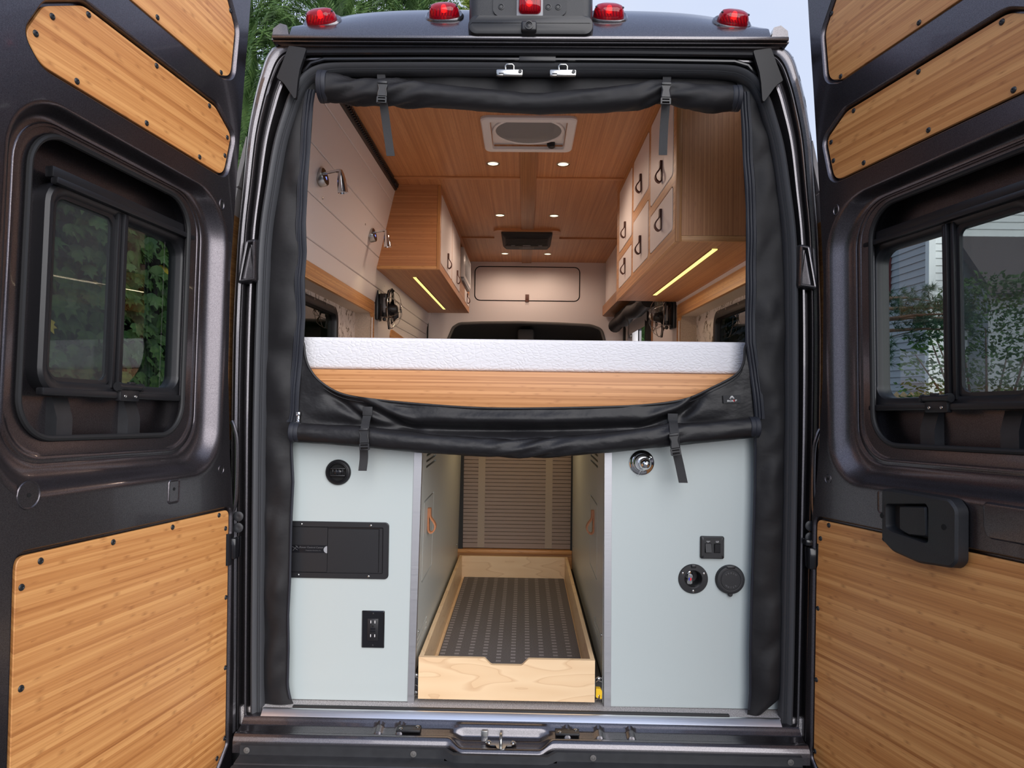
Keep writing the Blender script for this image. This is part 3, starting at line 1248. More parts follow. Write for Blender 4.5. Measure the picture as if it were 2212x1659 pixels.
# =================================================================== MARKER LIGHTS on the roof cap
def marker_light(px, py, y, label, tilt):
    x = aty(px, py, y).x
    z = roof_z(x, y)
    t = thing('marker_light', label, 'light', (x, y, z), 'red marker lights along the roof edge')
    n = Vector((tilt, -.80, .60)).normalized()
    U = Vector((1, 0, 0))
    U = (U - n * U.dot(n)).normalized()
    V = n.cross(U)
    if V.z < 0:
        V = -V
    fr = Fr((x, y, z), U, V, n)

    def ring(a, b, w, e=2.6, n_=28):
        out = []
        for k in range(n_):
            q = 2 * pi * k / n_
            cu, sv = cos(q), sin(q)
            out.append(fr.p(a * abs(cu) ** (2 / e) * (1 if cu > 0 else -1), b * abs(sv) ** (2 / e) * (1 if sv > 0 else -1), w))
        return out
    mb = MB()
    mb.loft([ring(.060, .040, -.012), ring(.058, .038, .002), ring(.053, .034, .007), ring(.049, .031, .006)], True, True, True)
    mb.build('base', M['paint'], t)
    mb = MB()
    mb.loft([ring(.0455, .029, .005), ring(.0455, .029, .010), ring(.044, .027, .020), ring(.038, .022, .031), ring(.026, .014, .036), ring(.008, .004, .037)], True, True, True)
    lens = mb.build('lens', M['lens'], t, 'ribbed red plastic lens')
    mb = MB()
    for k in range(9):
        u = -.034 + .0085 * k
        mb.box(u - .0011, u + .0011, -.018, .018, .0075, .012, fr=fr)
    mb.build('lens_ribs', M['red_mark'], lens, kind='stuff')
    mb = MB()
    mb.lathe(fr.p(0, .004, .012), n, [(.0001, .016), (.006, .014), (.008, .008), (.007, .0)], 14)
    mb.build('bulb', M['bulb'], t)
    for s_ in (-1, 1):
        mb = MB()
        mb.lathe(fr.p(s_ * .0385, -.002, .0285), n, [(.004, 0), (.004, .003), (.002, .003)], 10)
        mb.build('screw', M['screw_black'], t)
    return t


marker_light(696, 55, .02, 'red marker light at the left end of the roof edge', -.10)
marker_light(960, 47, .025, 'red marker light just left of the black camera housing', -.03)
marker_light(1314, 49, .025, 'red marker light just right of the black camera housing', .03)
marker_light(1581, 62, .02, 'red marker light at the right end of the roof edge', .10)

# brake light and camera housing
hz = 2.60
hs = thing('camera_housing', 'black plastic roof housing with rear camera and red centre lamp', 'camera housing', (.005, -.02, hz))
mb = MB()


def hloop(x, y, zt, zb, r):
    return [Vector((.005 + a, y, b)) for a, b in rrect(-x, x, zb, zt, r, 6)]


mb.loft([hloop(.182, .06, 2.80, 2.580, .05), hloop(.181, .0, 2.785, 2.575, .05), hloop(.179, -.03, 2.77, 2.572, .045), hloop(.172, -.048, 2.762, 2.572, .045), hloop(.163, -.054, 2.755, 2.574, .04), hloop(.15, -.056, 2.745, 2.58, .03)], True, True, True)
mb.build('shell', M['grain_plastic'], hs)
mb = MB()
mb.loft([[Vector((.005 + a, y, b)) for a, b in rrect(-x, x, z0, z1, .022, 5)] for x, y, z0, z1 in ((.181, -.02, 2.559, 2.6165), (.180, -.050, 2.560, 2.6165), (.177, -.060, 2.564, 2.6158), (.168, -.063, 2.572, 2.6145))], True, True, True)
mb.build('lower_lip', M['black_plastic'], hs)
mb = MB()
mb.plate(REAR, rrect(-.104, .107, 2.614, 2.72, .022), [rrect(-.036, .040, 2.6125 + .002, 2.70, .004)], .056, .061)
mb.build('face_plate', M['grain_plastic'], hs)
for x in (-.080, .055, .083):
    mb = MB()
    mb.lathe((x, -.061, 2.641), (0, -1, 0), [(.0088, -.002), (.0088, .0015), (.0065, .002), (.006, -.001), (.0045, .001), (.0015, .001)], 18)
    mb.build('face_screw', M['screw_black'], hs)
mb = MB()
mb.box(-.022, .022, -.078, -.05, 2.564, 2.594, .006, 3)
mb.lathe((0, -.078, 2.579), (0, -1, 0), [(.0125, 0), (.0125, .003), (.009, .0035), (.0085, .001), (.005, .002), (.004, .0005), (.0015, .001)], 20)
mb.build('camera', M['black_plastic'], hs, 'small square rear-view camera')
mb = MB()
mb.box(-.036, .040, -.0605, -.056, 2.616, 2.70, .001)
mb.build('lamp_tray', M['grey_plastic'], hs)
mb = MB()
mb.loft([[Vector((.002 + a, y, b)) for a, b in rrect(-x, x, z0, z1, r, 5)] for x, y, z0, z1, r in ((.032, -.060, 2.620, 2.69, .012), (.032, -.068, 2.621, 2.688, .012), (.029, -.078, 2.626, 2.682, .012), (.020, -.084, 2.636, 2.67, .008))], True, True, True)
lens = mb.build('lens', M['lens'], hs, 'ribbed red centre lens')
mb = MB()
for k in range(8):
    u = -.024 + .0068 * k
    mb.box(u - .001, u + .001, -.068, -.062, 2.626, 2.684)
mb.build('lens_ribs', M['red_mark'], lens, kind='stuff')
mb = MB()
mb.lathe((0, -.066, 2.647), (0, -1, 0), [(.008, 0), (.008, .004), (.004, .007), (.0005, .008)], 14)
mb.build('bulb', M['bulb'], hs)

# =================================================================== REAR DOORS
def build_door(side):
    s = -1 if side == 'L' else 1
    tan, tau, px = (.137, .036, 497) if side == 'L' else (.248, .036, 1771)
    O = aty(px, 852, -.06)
    O.z = H0
    U = Vector((s * tan, -1, tau)).normalized()
    V = Vector((0, tau, 1))
    V = (V - U * V.dot(U)).normalized()
    W = U.cross(V)
    if W.x * s > 0:
        W = -W
    fr = Fr(O, U, V, W)
    name = 'dark grey rear van door swung open on the left, its three bamboo panels brightly lit' if s < 0 else \
        'dark grey rear van door swung open on the right, with a black latch handle'
    d = thing('rear_door', name, 'door', tuple(fr.p(0, -1.0)), 'open rear doors')
    grain = (U, V, W, (0.1 if s < 0 else 5.3, 0))

    skin_out = rpoly([(-.050, 1.32), (-.035, 1.1), (-.018, .9), (.003, .62), (.020, .34), (.013, .05), (-.012, -.2), (-.036, -.335), (-.070, -.8), (-.076, -1.16), (.83, -1.16), (.83, .45), (.80, .9), (.72, 1.32)], [.02, 0, 0, 0, .2, .2, .1, .06, 0, .02, .04, .2, .2, .06])
    p_low = rpoly([(-.022, -.340), (.707, -.340), (.690, -1.055), (.004, -1.062), (-.046, -1.012)], [.022, .024, .03, .014, .014])
    p_up = rpoly([(.026, .735), (.060, .602), (.700, .600), (.742, .640), (.700, .720), (.600, .781), (.112, .783)], [.03, .045, .05, .03, .05, .06, .05])
    p_top = rpoly([(.025, 1.05), (.040, .900), (.094, .877), (.60, .874), (.66, .91), (.60, 1.04), (.42, 1.145), (.10, 1.155)], [.05, .05, .05, .05, .03, .06, .06, .06])
    win = lambda i: [rrect(.033, .775, -.237, .542, [.12, .13, .15, .12], 10), rrect(.150, .672, -.124, .500, .085, 10)][i]

    mb = MB()
    holes = [offset(p_low, .009), offset(p_up, .010), offset(p_top, .010), win(0)]
    mb.plate(fr, skin_out, holes, -.004, 0.0)
    # returned hinge and free edges
    mb.loft([[fr.p(a, b, 0) for a, b in skin_out], [fr.p(a, b, -.004) for a, b in offset(skin_out, .004)], [fr.p(a, b, -.05) for a, b in offset(skin_out, .004)], [fr.p(a, b, -.095) for a, b in offset(skin_out, -.0)]], True)
    # pressed steps round the bamboo inserts
    for h, p, dep in ((holes[0], p_low, -.016), (holes[1], p_up, -.020), (holes[2], p_top, -.020)):
        mb.loft([[fr.p(a, b, w) for a, b in offset(p, k)] for k, w in ((.010, 0.0005), (.0075, -.002), (.005, -.007), (.003, dep), (-.02, dep))], True)
    # big pressed surround of the window
    a_, b_ = win(0), win(1)
    lo = []
    for t, w in ((-.03, .0004), (0, .0003), (.05, -.001), (.10, -.004), (.15, -.010), (.21, -.019), (.27, -.028), (.33, -.035), (.40, -.040), (.48, -.0425), (.55, -.0435), (.565, -.046), (.58, -.046), (.60, -.044), (.68, -.045), (.695, -.0475), (.75, -.048), (.85, -.050), (1.0, -.052), (1.0, -.058)):
        lo.append([fr.p(p[0] + (q[0] - p[0]) * t, p[1] + (q[1] - p[1]) * t, w) for p, q in zip(a_, b_)])
    mb.loft(lo, True)
    skin = mb.build('door_skin', M['paint_door'], d, smooth=50)

    # bamboo inserts with their screws
    scr = {
        'low': [(.648, -.359), (.449, -.356), (.238, -.354), (.030, -.351), (-.006, -.393), (.690, -.400), (.680, -.59), (-.020, -.59), (-.029, -.79), (-.038, -.99), (-.002, -1.03), (.672, -.80), (.668, -1.0)],
        'up': [(.678, .710), (.585, .768), (.715, .655), (.363, .770), (.140, .771), (.608, .613), (.390, .617), (.176, .6155), (.048, .720), (.057, .664)],
        'top': [(.367, .888), (.055, 1.088), (.090, .889), (.56, .886), (.25, 1.14)]}
    for key, p, dep, lab in (('low', p_low, -.0035, 'large lower bamboo panel'), ('up', p_up, -.0075, 'long middle bamboo panel'), ('top', p_top, -.0075, 'topmost bamboo panel')):
        mb = MB()
        inn = offset(p, -.0018)
        mb.plate(fr, inn, [], dep - .008, dep - .0012)
        mb.loft([[fr.p(a, b, dep - .0012) for a, b in inn], [fr.p(a, b, dep) for a, b in offset(p, -.003)]], True)
        tri = offset(p, -.003)
        for t in tessellate_polygon([[Vector((a, b, 0)) for a, b in tri]]):
            mb.face([fr.p(tri[i][0], tri[i][1], dep) for i in t])
        panel = mb.build('bamboo_panel', M['bamboo_door'], d, lab, grain=grain, smooth=25)
        proto = None
        for (u, v) in scr[key]:
            if proto is None:
                o0 = fr.p(u, v, dep)
                mb = MB()
                screw_head(mb, fr.at(u, v, dep), 0, 0, -.0003, .0068, .0034)
                o = mb.build('screw', M['screw_black'], panel)
                proto = (o, o0)
            else:
                o = proto[0].copy()
                col.objects.link(o)
                o.location = fr.p(u, v, dep) - proto[1]

    # rubber beading, cavity and outer skin
    mb = MB()
    bead = [fr.p(a, b, -.048) for a, b in b_]
    mb.tube(bead, .0065, 8, closed=True)
    mb.build('window_bead', M['rubber_dark'], d)
    mb = MB()
    mb.loft([[fr.p(a, b, w) for a, b in offset(b_, k)] for k, w in ((-.001, -.052), (.012, -.060), (.03, -.075), (.03, -.1))], True)
    mb.build('cavity_wall', M['gloss_black'], d)
    unit = rrect(.112, .606, -.034, .420, .055, 6)
    mb = MB()
    mb.plate(fr, offset(skin_out, -.002), [offset(unit, -.012)], -.112, -.098)
    mb.build('outer_panel', M['paint_door'], d)

    # sliding window unit
    mb = MB()
    inn = rrect(.140, .584, -.006, .394, .04, 6)
    mb.loft([[fr.p(a, b, w) for a, b in l] for l, w in ((unit, -.099), (unit, -.070), (offset(unit, -.006), -.063), (offset(unit, -.014), -.062), (inn, -.068), (offset(inn, -.004), -.074), (offset(inn, -.004), -.108))], True)
    wf = mb.build('window_frame', M['black_plastic'], d, 'black sliding window frame')
    for u0, u1, w0, w1 in ((.368, .376, -.090, -.060), (.379, .386, -.090, -.056), (.389, .400, -.090, -.062)):
        mb = MB()
        mb.box(u0, u1, -.012, .402, w0, w1, .002, fr=fr)
        mb.build('mullion', M['black_plastic'], wf)
    for q in ((.085, .610, -.036, -.020, -.068, -.050), (.110, .600, .404, .418, -.066, -.048), (.130, .600, .418, .442, -.080, -.060)):
        mb = MB()
        mb.box(*q, .003, fr=fr)
        mb.build('window_rail', M['black_plastic'], wf)
    mb = MB()
    mb.plate(fr, rrect(.134, .372, -.01, .398, .01), [], -.090, -.087)
    mb.build('window_pane', M['glass'], wf, 'clear sliding pane')
    mb = MB()
    mb.plate(fr, rrect(.395, .590, -.01, .398, .03), [], -.090, -.087)
    mb.build('window_pane', M['glass'], wf)
    mb = MB()
    mb.plate(fr, rrect(.404, .580, -.0, .388, .03), [], -.076, -.0755)
    mb.build('insect_screen', M['glass_screen'], wf, 'grey insect screen')
    mb = MB()
    mb.plate(fr, rrect(.396, .590, -.010, .398, .03), [rrect(.408, .576, .004, .384, .022)], -.079, -.070)
    mb.build('screen_frame', M['black_plastic'], wf)
    mb = MB()
    c0 = fr.p(.305, -.012, -.046)
    mb.cyl(fr.p(.322, -.008, -.046), fr.p(.398, -.008, -.046), .0085, n=12)
    mb.cyl(fr.p(.318, -.008, -.046), fr.p(.323, -.008, -.046), .0105, n=12)
    mb.cyl(fr.p(.392, -.008, -.046), fr.p(.402, -.008, -.046), .0105, n=12)
    mb.box(.346, .366, -.002, .004, -.05, -.040, .002, fr=fr)
    mb.box(.326, .392, -.042, -.014, -.060, -.044, .003, fr=fr)
    mb.build('latch', M['black_plastic'], wf)
    for u in (.340, .376):
        mb = MB()
        screw_head(mb, fr, u, -.030, -.0442, .0045)
        mb.build('latch_screw', M['steel'], wf)
    # ribs seen in the cavity under the window
    for u in (.52, .30):
        mb = MB()
        mb.loft([[fr.p(u + a, v, w) for a, w in ((-.028, wb), (-.020, wf_), (.024, wf_), (.028, wb))] for v, wf_, wb in ((-.15, -.074, -.098), (-.082, -.074, -.098), (-.038, -.088, -.098))], False)
        mb.build('cavity_rib', M['bumper'], d)

    # round dimples and slot in the pressed skin
    for u, v, r in ((.687, -.228, .026), (.033, -.223, .0125)):
        mb = MB()
        mb.lathe(fr.p(u, v, 0), W, [(r * 1.08, -.0005), (r * 1.04, .0015), (r * .97, .0016), (r * .90, -.001 + .0012), (r * .3, .0004), (.004, .0006)], 28)
        mb.build('dimple', M['paint_door'], d)
        mb = MB()
        mb.lathe(fr.p(u, v, .0008), W, [(.0042, 0), (.0042, .0006)], 14)
        mb.build('dimple_hole', M['void'], d)
    mb = MB()
    mb.lathe(fr.p(.0755, .517, 0), W, [(.017, -.0005), (.016, .002), (.012, .0024), (.0105, .0004)], 22, sx=.72)
    mb.build('dimple', M['paint_door'], d)
    mb = MB()
    mb.lathe(fr.p(.0755, .517, .0002), W, [(.0085, 0), (.0085, .0006)], 16, sx=.72)
    mb.build('dimple_hole', M['void'], d)
    mb = MB()
    sl = rrect(.222, .264, -.292, -.236, .008)
    mb.loft([[fr.p(a, b, w) for a, b in offset(sl, k)] for k, w in ((.003, -.0004), (.0015, .0022), (0, .0024), (-.0025, .0006), (-.0045, .0004))], True, False, True)
    mb.build('slot_plate', M['paint_door'], d)
    mb = MB()
    mb.lathe(fr.p(.243, -.258, .0006), W, [(.0042, 0), (.0042, .0006)], 12)
    mb.build('dimple_hole', M['void'], d)

    if s > 0:
        # interior latch handle
        out = rpoly([(.268, -.228), (.300, -.226), (.470, -.230), (.489, -.250), (.486, -.362), (.470, -.377), (.380, -.384), (.300, -.372), (.266, -.350)], [.006, .01, .02, .02, .02, .02, .1, .05, .02])
        hole = rpoly([(.282, -.262), (.405, -.247), (.412, -.256), (.410, -.333), (.400, -.336), (.300, -.326), (.282, -.318)], [.01, .006, .006, .006, .006, .02, .01])
        out, hole = resample(out, 96), resample(hole, 96)
        mb = MB()
        mb.loft([[fr.p(a, b, w) for a, b in l] for l, w in ((offset(out, .002), .002), (out, .026), (offset(out, -.005), .031), (offset(hole, .005), .032), (hole, .030), (offset(hole, -.006), .008))], True, False, True)
        h = mb.build('latch_handle', M['grain_plastic'], d, 'black plastic latch handle')
        mb = MB()
        mb.loft([[fr.p(a, b, w) for a, b in rpoly([(.322 + k, -.262 - k), (.402 - k, -.254 - k), (.404 - k, -.322 + k), (.350, -.326 + k), (.322 + k, -.318 + k)], .006)] for k, w in ((0, .006), (0, .024), (.003, .028))], True, True, True)
        mb.build('paddle', M['grain_plastic'], h)
        for u, v in ((.272, -.292), (.455, -.292)):
            mb = MB()
            mb.lathe(fr.p(u, v, .0315), W, [(.0065, -.001), (.0065, .0004), (.0045, .0006)], 14)
            mb.build('handle_hole', M['void'], h)
        mb = MB()
        pad = rpoly([(.528, -.232), (.76, -.236), (.76, -.300), (.540, -.300), (.530, -.285)], .012)
        mb.loft([[fr.p(a, b, w) for a, b in offset(pad, k)] for k, w in ((.004, 0), (0, .005), (-.004, .006))], True, False, True)
        mb.build('pressed_pad', M['paint_door'], d)
    return fr


DOOR_L = build_door('L')
DOOR_R = build_door('R')

# =================================================================== REAR CURTAIN
cur = thing('rear_curtain', 'black zip-up fabric curtain across the rear opening, both screens rolled up', 'curtain', (0, .03, .6))
YC = .026
L_IN = [(150, 702), (178, 690), (200, 681), (225, 677), (300, 672), (400, 665), (480, 661), (545, 663), (600, 659), (680, 660), (740, 657), (800, 651), (890, 645), (915, 640), (960, 632), (1040, 636), (1120, 632), (1250, 629), (1330, 625), (1400, 626), (1480, 624), (1505, 628), (1520, 634)]
L_OUT = [(150, 668), (165, 655), (200, 644), (250, 627), (330, 607), (420, 591), (560, 575), (700, 569), (900, 564), (1100, 561), (1400, 563), (1500, 567), (1520, 572)]
R_IN = [(165, 1588), (205, 1598), (350, 1605), (450, 1611), (550, 1611), (650, 1610), (740, 1609), (800, 1619), (900, 1630), (950, 1628), (1050, 1628), (1250, 1622), (1400, 1618), (1500, 1618), (1545, 1614)]
R_OUT = [(165, 1616), (215, 1650), (300, 1675), (400, 1690), (520, 1703), (700, 1707), (900, 1707), (1100, 1703), (1400, 1697), (1480, 1692), (1510, 1684), (1530, 1660), (1545, 1642)]


def crease(x, z, seed=0):
    """soft diagonal pulls and puckers of a hanging cloth"""
    a = noise.noise(Vector((x * 7 + z * 2.2, z * 6.0, seed)))
    b = noise.noise(Vector((x * 16 - z * 5, z * 15.0, seed + 5)))
    c = abs(noise.noise(Vector((x * 5 + z * 4, z * 7.0 - x * 9, seed + 9))))
    return a * .012 + b * .004 - c * .010


def side_panel(tin, tout, y0, y1, sgn, seed):
    def f(a, b):
        py = y0 + (y1 - y0) * b
        p = aty(lerp_poly(tin, py) * (1 - a) + lerp_poly(tout, py) * a, py, YC)
        k = sin(pi * min(1, max(0, a))) ** .6
        p.y += crease(p.x, p.z, seed) * k * 1.2
        p.y += -.012 * sin(pi * a)
        return p
    mb = MB()
    mb.grid(f, 14, 150)
    return mb.build('side_panel', M['fabric'], cur, smooth=80)


side_panel(L_IN, L_OUT, 150, 1520, -1, 1)
side_panel(R_IN, R_OUT, 165, 1545, 1, 4)


def zip_strip(tin, y0, y1, w, sgn, lab=None):
    mb = MB()
    prof_z = [(0, 0), (.12, -.003), (.25, -.003), (.32, -.006), (.40, -.003), (.55, -.003), (.62, -.007), (.70, -.007), (.76, -.003), (.9, -.003), (1.0, .002)]

    def f(a, b):
        py = y0 + (y1 - y0) * b
        q = prof_z[round(a * (len(prof_z) - 1))]
        p = aty(lerp_poly(tin, py) + sgn * w * q[0], py, YC - .006)
        p.y += q[1] - .003 + .0025 * sin(p.z * 40)
        return p
    mb.grid(f, len(prof_z) - 1, 90)
    return mb.build('zipper', M['zip'], cur, lab)


zip_strip(L_IN, 195, 912, -23, 1)
zip_strip(R_IN, 200, 905, 23, 1)
for tin, y1, sg in ((L_IN, 1518, -1), (R_IN, 1540, 1)):
    mb = MB()
    pts = [aty(lerp_poly(tin, py) + sg * 3, py, YC - .006) for py in range(945, y1, 12)]
    mb.tube(pts, .0042, 6)
    mb.build('edge_binding', M['zip'], cur)

# top band behind the rolled screen
def top_f(a, b):
    px = 672 + (1618 - 672) * a
    py = 152 + 48 * b + 14 * b * sin(pi * a)
    p = aty(px, py, .034)
    p.y += crease(p.x * .6, p.z, 12) * .6
    return p


mb = MB()
mb.grid(top_f, 70, 10)
mb.build('top_band', M['fabric'], cur, smooth=80)

# lower panel with the scooped edge
UE = [(640, 735), (655, 737), (659, 765), (668, 792), (690, 820), (730, 845), (780, 857), (880, 868), (1000, 877), (1110, 880), (1300, 877), (1400, 872), (1480, 860), (1540, 834), (1588, 808), (1606, 782), (1612, 742), (1640, 735)]
UES = spline([Vector(p) for p in UE], 6)
UT = [(p.x, p.y) for p in UES]
ROLL_T = [(625, 912), (780, 920), (950, 940), (1060, 947), (1130, 950), (1220, 942), (1300, 935), (1440, 917), (1640, 901)]
ROLL_B = [(625, 954), (780, 966), (900, 978), (1060, 987), (1130, 989), (1220, 986), (1300, 979), (1460, 962), (1640, 944)]


def low_f(a, b):
    px = 643 + (1630 - 643) * a
    y0, y1 = lerp_poly(UT, px), (lerp_poly(ROLL_T, px) + lerp_poly(ROLL_B, px)) / 2
    py = y0 + (y1 - y0) * b
    p = aty(px, py, YC - .002)
    # drape: a long sagging fold under the scoop, and pulls towards the strap patches
    t = (px - 1110) / 480
    sag = 905 + 26 * (1 - t * t)
    fold = math.exp(-((py - sag) / 11) ** 2) * max(0, 1 - abs(t) * 1.02)
    p.y += .030 * fold
    bel = math.exp(-((py - sag + 26) / 14) ** 2) * max(0, 1 - abs(t))
    p.y -= .014 * bel
    for sx, x0, yy0, x1, yy1 in ((1, 705, 848, 800, 915), (1, 735, 856, 900, 930), (-1, 1520, 850, 1462, 912), (-1, 1500, 880, 1380, 928)):
        dx, dy = x1 - x0, yy1 - yy0
        L = math.hypot(dx, dy)
        q = ((px - x0) * dx + (py - yy0) * dy) / L / L
        dd = ((px - x0) * dy - (py - yy0) * dx) / L
        if -.1 < q < 1.1:
            p.y += (.016 * math.exp(-(dd / 9) ** 2) - .008 * math.exp(-((dd - 17 * sx) / 10) ** 2)) * sin(pi * (q + .1) / 1.2)
    p.y += crease(p.x, p.z, 22) * .45
    return p


mb = MB()
mb.grid(low_f, 150, 30)
mb.build('lower_panel', M['vinyl'], cur, smooth=80)
mb = MB()
edge = [aty(p.x, p.y + 3, YC - .004) for p in UES if 652 < p.x < 1616]
mb.tube(edge, .0038, 8)
edge2 = [aty(p.x, p.y + 11, YC - .003) for p in UES if 668 < p.x < 1606]
mb.tube(edge2, .0012, 6)
mb.build('scoop_binding', M['vinyl'], cur)


def roll(name, top, bot, x0, x1, ydep, m, seed, ends, amp):
    """a rolled-up screen: a sagging sleeve of cloth with puckers"""
    nseg, nr = 150, 28
    loops = []
    for i in range(nseg + 1):
        px = x0 + (x1 - x0) * i / nseg
        yt, yb = lerp_poly(top, px), lerp_poly(bot, px)
        c = aty(px, (yt + yb) / 2, ydep)
        r = (yb - yt) / 2 / 737 * 1.0
        lp = []
        for k in range(nr):
            q = 2 * pi * k / nr
            w = 1 + amp * noise.noise(Vector((c.x * 9 + q * .8, cos(q) * 1.6, sin(q) * 1.6 + seed))) + amp * .6 * noise.noise(Vector((c.x * 30 + cos(q) * 4, q, seed)))
            for cx_, wd in ends:
                if abs(c.x - cx_) < wd:
                    w += amp * 2.0 * sin(q * 5 + (c.x - cx_) * 60) * (1 - abs(c.x - cx_) / wd)
            lp.append(c + Vector((0, cos(q) * r * w * .9, sin(q) * r * w)))
        loops.append(lp)
    mb = MB()
    mb.loft(loops, True, True, True)
    o = mb.build(name, m, cur, smooth=80)
    for k, px in ((0, x0), (1, x1)):
        mb = MB()
        c = aty(px, (lerp_poly(top, px) + lerp_poly(bot, px)) / 2, ydep)
        r = (lerp_poly(bot, px) - lerp_poly(top, px)) / 2 / 737
        sg = 1 if k == 0 else -1
        ax = Vector((-sg, 0, 0))
        mb.lathe(c + Vector((sg * .022, 0, 0)), ax, [(r * .98, 0), (r * 1.03, .003), (r * 1.04, .012), (r * 1.0, .013), (r * 1.06, .016), (r * 1.05, .026), (r * .95, .028), (r * .86, .024), (r * .76, .028), (r * .6, .024), (r * .45, .027), (r * .2, .024)], 26)
        mb.build('rolled_end', M['zip'], o)
    return o


UP_T = [(685, 156), (700, 154), (730, 163), (760, 172), (830, 172), (900, 176), (1000, 188), (1130, 202), (1170, 202), (1300, 190), (1400, 178), (1440, 176), (1500, 184), (1600, 187)]
UP_B = [(685, 219), (720, 222), (800, 228), (900, 230), (1000, 237), (1100, 243), (1170, 246), (1300, 243), (1380, 236), (1425, 222), (1450, 222), (1480, 234), (1540, 244), (1600, 238)]
roll('upper_roll', UP_T, UP_B, 694, 1594, -.006, M['fabric'], 3, ((-.37, .10), (.40, .12), (-.52, .08)), .085)
roll('lower_roll', ROLL_T, ROLL_B, 632, 1634, -.004, M['vinyl'], 8, ((.02, .17), (.43, .07)), .065)


def strap(pts, wpx, buck, buck_tilt, lab=None):
    """pts: (px, py, y) down the strap; buck: index-free (px, py, y) of the buckle centre"""
    P = [aty(a, b, c) for a, b, c in pts]
    P = spline(P, 5)
    mb = MB()
    mb.ribbon(P, Vector((wpx / 740, 0, 0)), .0016)
    st = mb.build('strap', M['webbing'], cur)
    c = aty(*buck)
    R = Matrix.Rotation(buck_tilt, 3, 'Y')
    fr = Fr(c, R @ Vector((1, 0, 0)), R @ Vector((0, 0, 1)), (0, -1, 0))
    mb = MB()
    mb.plate(fr, rpoly([(-.0135, .029), (.0135, .029), (.0135, .020), (.010, .010), (.0125, .0), (.0125, -.012), (-.0125, -.012), (-.0125, .0), (-.010, .010), (-.0135, .020)], .003), [], 0, .006)
    mb.plate(fr, rrect(-.0145, .0145, -.034, -.014, .003), [rrect(-.0105, .0105, -.021, -.017, .001), rrect(-.0105, .0105, -.031, -.025, .001)], 0, .006)
    mb.box(-.0135, .0135, .022, .029, .004, .009, .001, fr=fr)
    for s_ in (-1, 1):
        mb.tube([fr.p(s_ * .0125, .020, .004), fr.p(s_ * .0095, .008, .0045), fr.p(s_ * .0122, -.006, .0045), fr.p(s_ * .0118, -.013, .004)], .0022, 6)
    mb.box(-.013, .013, -.0335, -.031, .005, .008, .001, fr=fr)
    mb.build('buckle', M['black_plastic'], st)
    return st


strap([(823, 158, .02), (824, 172, -.026), (825, 185, -.046), (826, 215, -.050), (829, 228, -.034), (836, 280, -.02), (844, 337, -.016)], 18, (826, 199, -.050), .04)
strap([(1441, 164, .02), (1440, 178, -.026), (1438, 190, -.046), (1438, 215, -.048), (1438, 226, -.034), (1434, 280, -.02), (1432, 335, -.016)], 18, (1438, 202, -.049), .02)
strap([(794, 881, .014), (793, 898, .010), (790, 912, -.012), (788, 926, -.036), (787, 950, -.042), (786, 968, -.030), (786, 990, -.022), (783, 1017, -.022)], 18, (787, 947, -.040), -.06)
strap([(1453, 897, .012), (1454, 908, .006), (1455, 918, -.018), (1457, 935, -.038), (1458, 955, -.040), (1461, 974, -.028), (1468, 1005, -.022), (1476, 1043, -.022)], 19, (1457, 958, -.040), -.14)
for px, py in ((794, 888), (1453, 903)):
    mb = MB()
    c = aty(px, py, .010)
    mb.box(c.x - .0145, c.x + .0145, c.y - .003, c.y + .004, c.z - .013, c.z + .013, .001)
    mb.build('stitched_patch', M['webbing'], cur)

# zip pull
zp = aty(644, 900, YC - .016)
mb = MB()
mb.box(zp.x - .004, zp.x + .004, zp.y - .002, zp.y + .002, zp.z - .016, zp.z + .002, .001)
mb.box(zp.x - .006, zp.x + .006, zp.y - .003, zp.y + .004, zp.z + .002, zp.z + .014, .002)
mb.lathe(zp + Vector((0, -.002, -.014)), (0, -1, 0), [(.0048, -.001), (.0048, .001), (.002, .0012)], 10)
mb.build('zip_pull', M['chrome'], cur, 'small silver zip pull')

# woven brand patch
c = aty(1581, 862, YC - .010)
fr = Fr(c, Vector((1, 0, .052)).normalized(), Vector((-.052, 0, 1)).normalized(), (0, -1, 0))
mb = MB()
mb.plate(fr, rrect(-.0255, .0255, -.0115, .0115, .001), [], -.002, .001)
patch = mb.build('brand_patch', M['webbing'], cur, 'small black woven patch with white lettering')
text_mesh('lettering', 'ROL', fr, -.0145, -.0055, .0056, M['white_mark'], patch, .0012, xs=1.35, align='LEFT')
text_mesh('lettering', 'E', fr, .0030, -.0052, .0056, M['red_mark'], patch, .0012, xs=1.35, align='LEFT')
text_mesh('lettering', 'F', fr, .0092, -.0050, .0056, M['white_mark'], patch, .0012, xs=1.35, align='LEFT')
mb = MB()
for k in (-1, 0, 1):
    mb.ribbon([fr.p(k * .0018, .0095, .0012), fr.p(k * .0020, .0060, .0012), fr.p(k * .0042, .0018, .0012)], Vector((.0009, 0, 0)), .0003)
for s_ in (-1, 1):
    mb.ribbon([fr.p(s_ * .0030, .0078, .0012), fr.p(s_ * .0040, .0050, .0012), fr.p(s_ * .0068, .0030, .0012)], Vector((.0009, 0, 0)), .0003)
    mb.ribbon([fr.p(s_ * .0052, .0030, .0012), fr.p(s_ * .0058, .0010, .0012)], Vector((.0012, 0, 0)), .0003)
mb.build('emblem', M['white_mark'], patch)

# =================================================================== INTERIOR SHELL (setting)
ZC = H0 + 1.205                # ceiling
YF = 4.37                      # front partition


def wall_x(z):
    """half width of the lining at height z (above the camera height)"""
    return .90 if z < .55 else .90 - (z - .55) * .2231


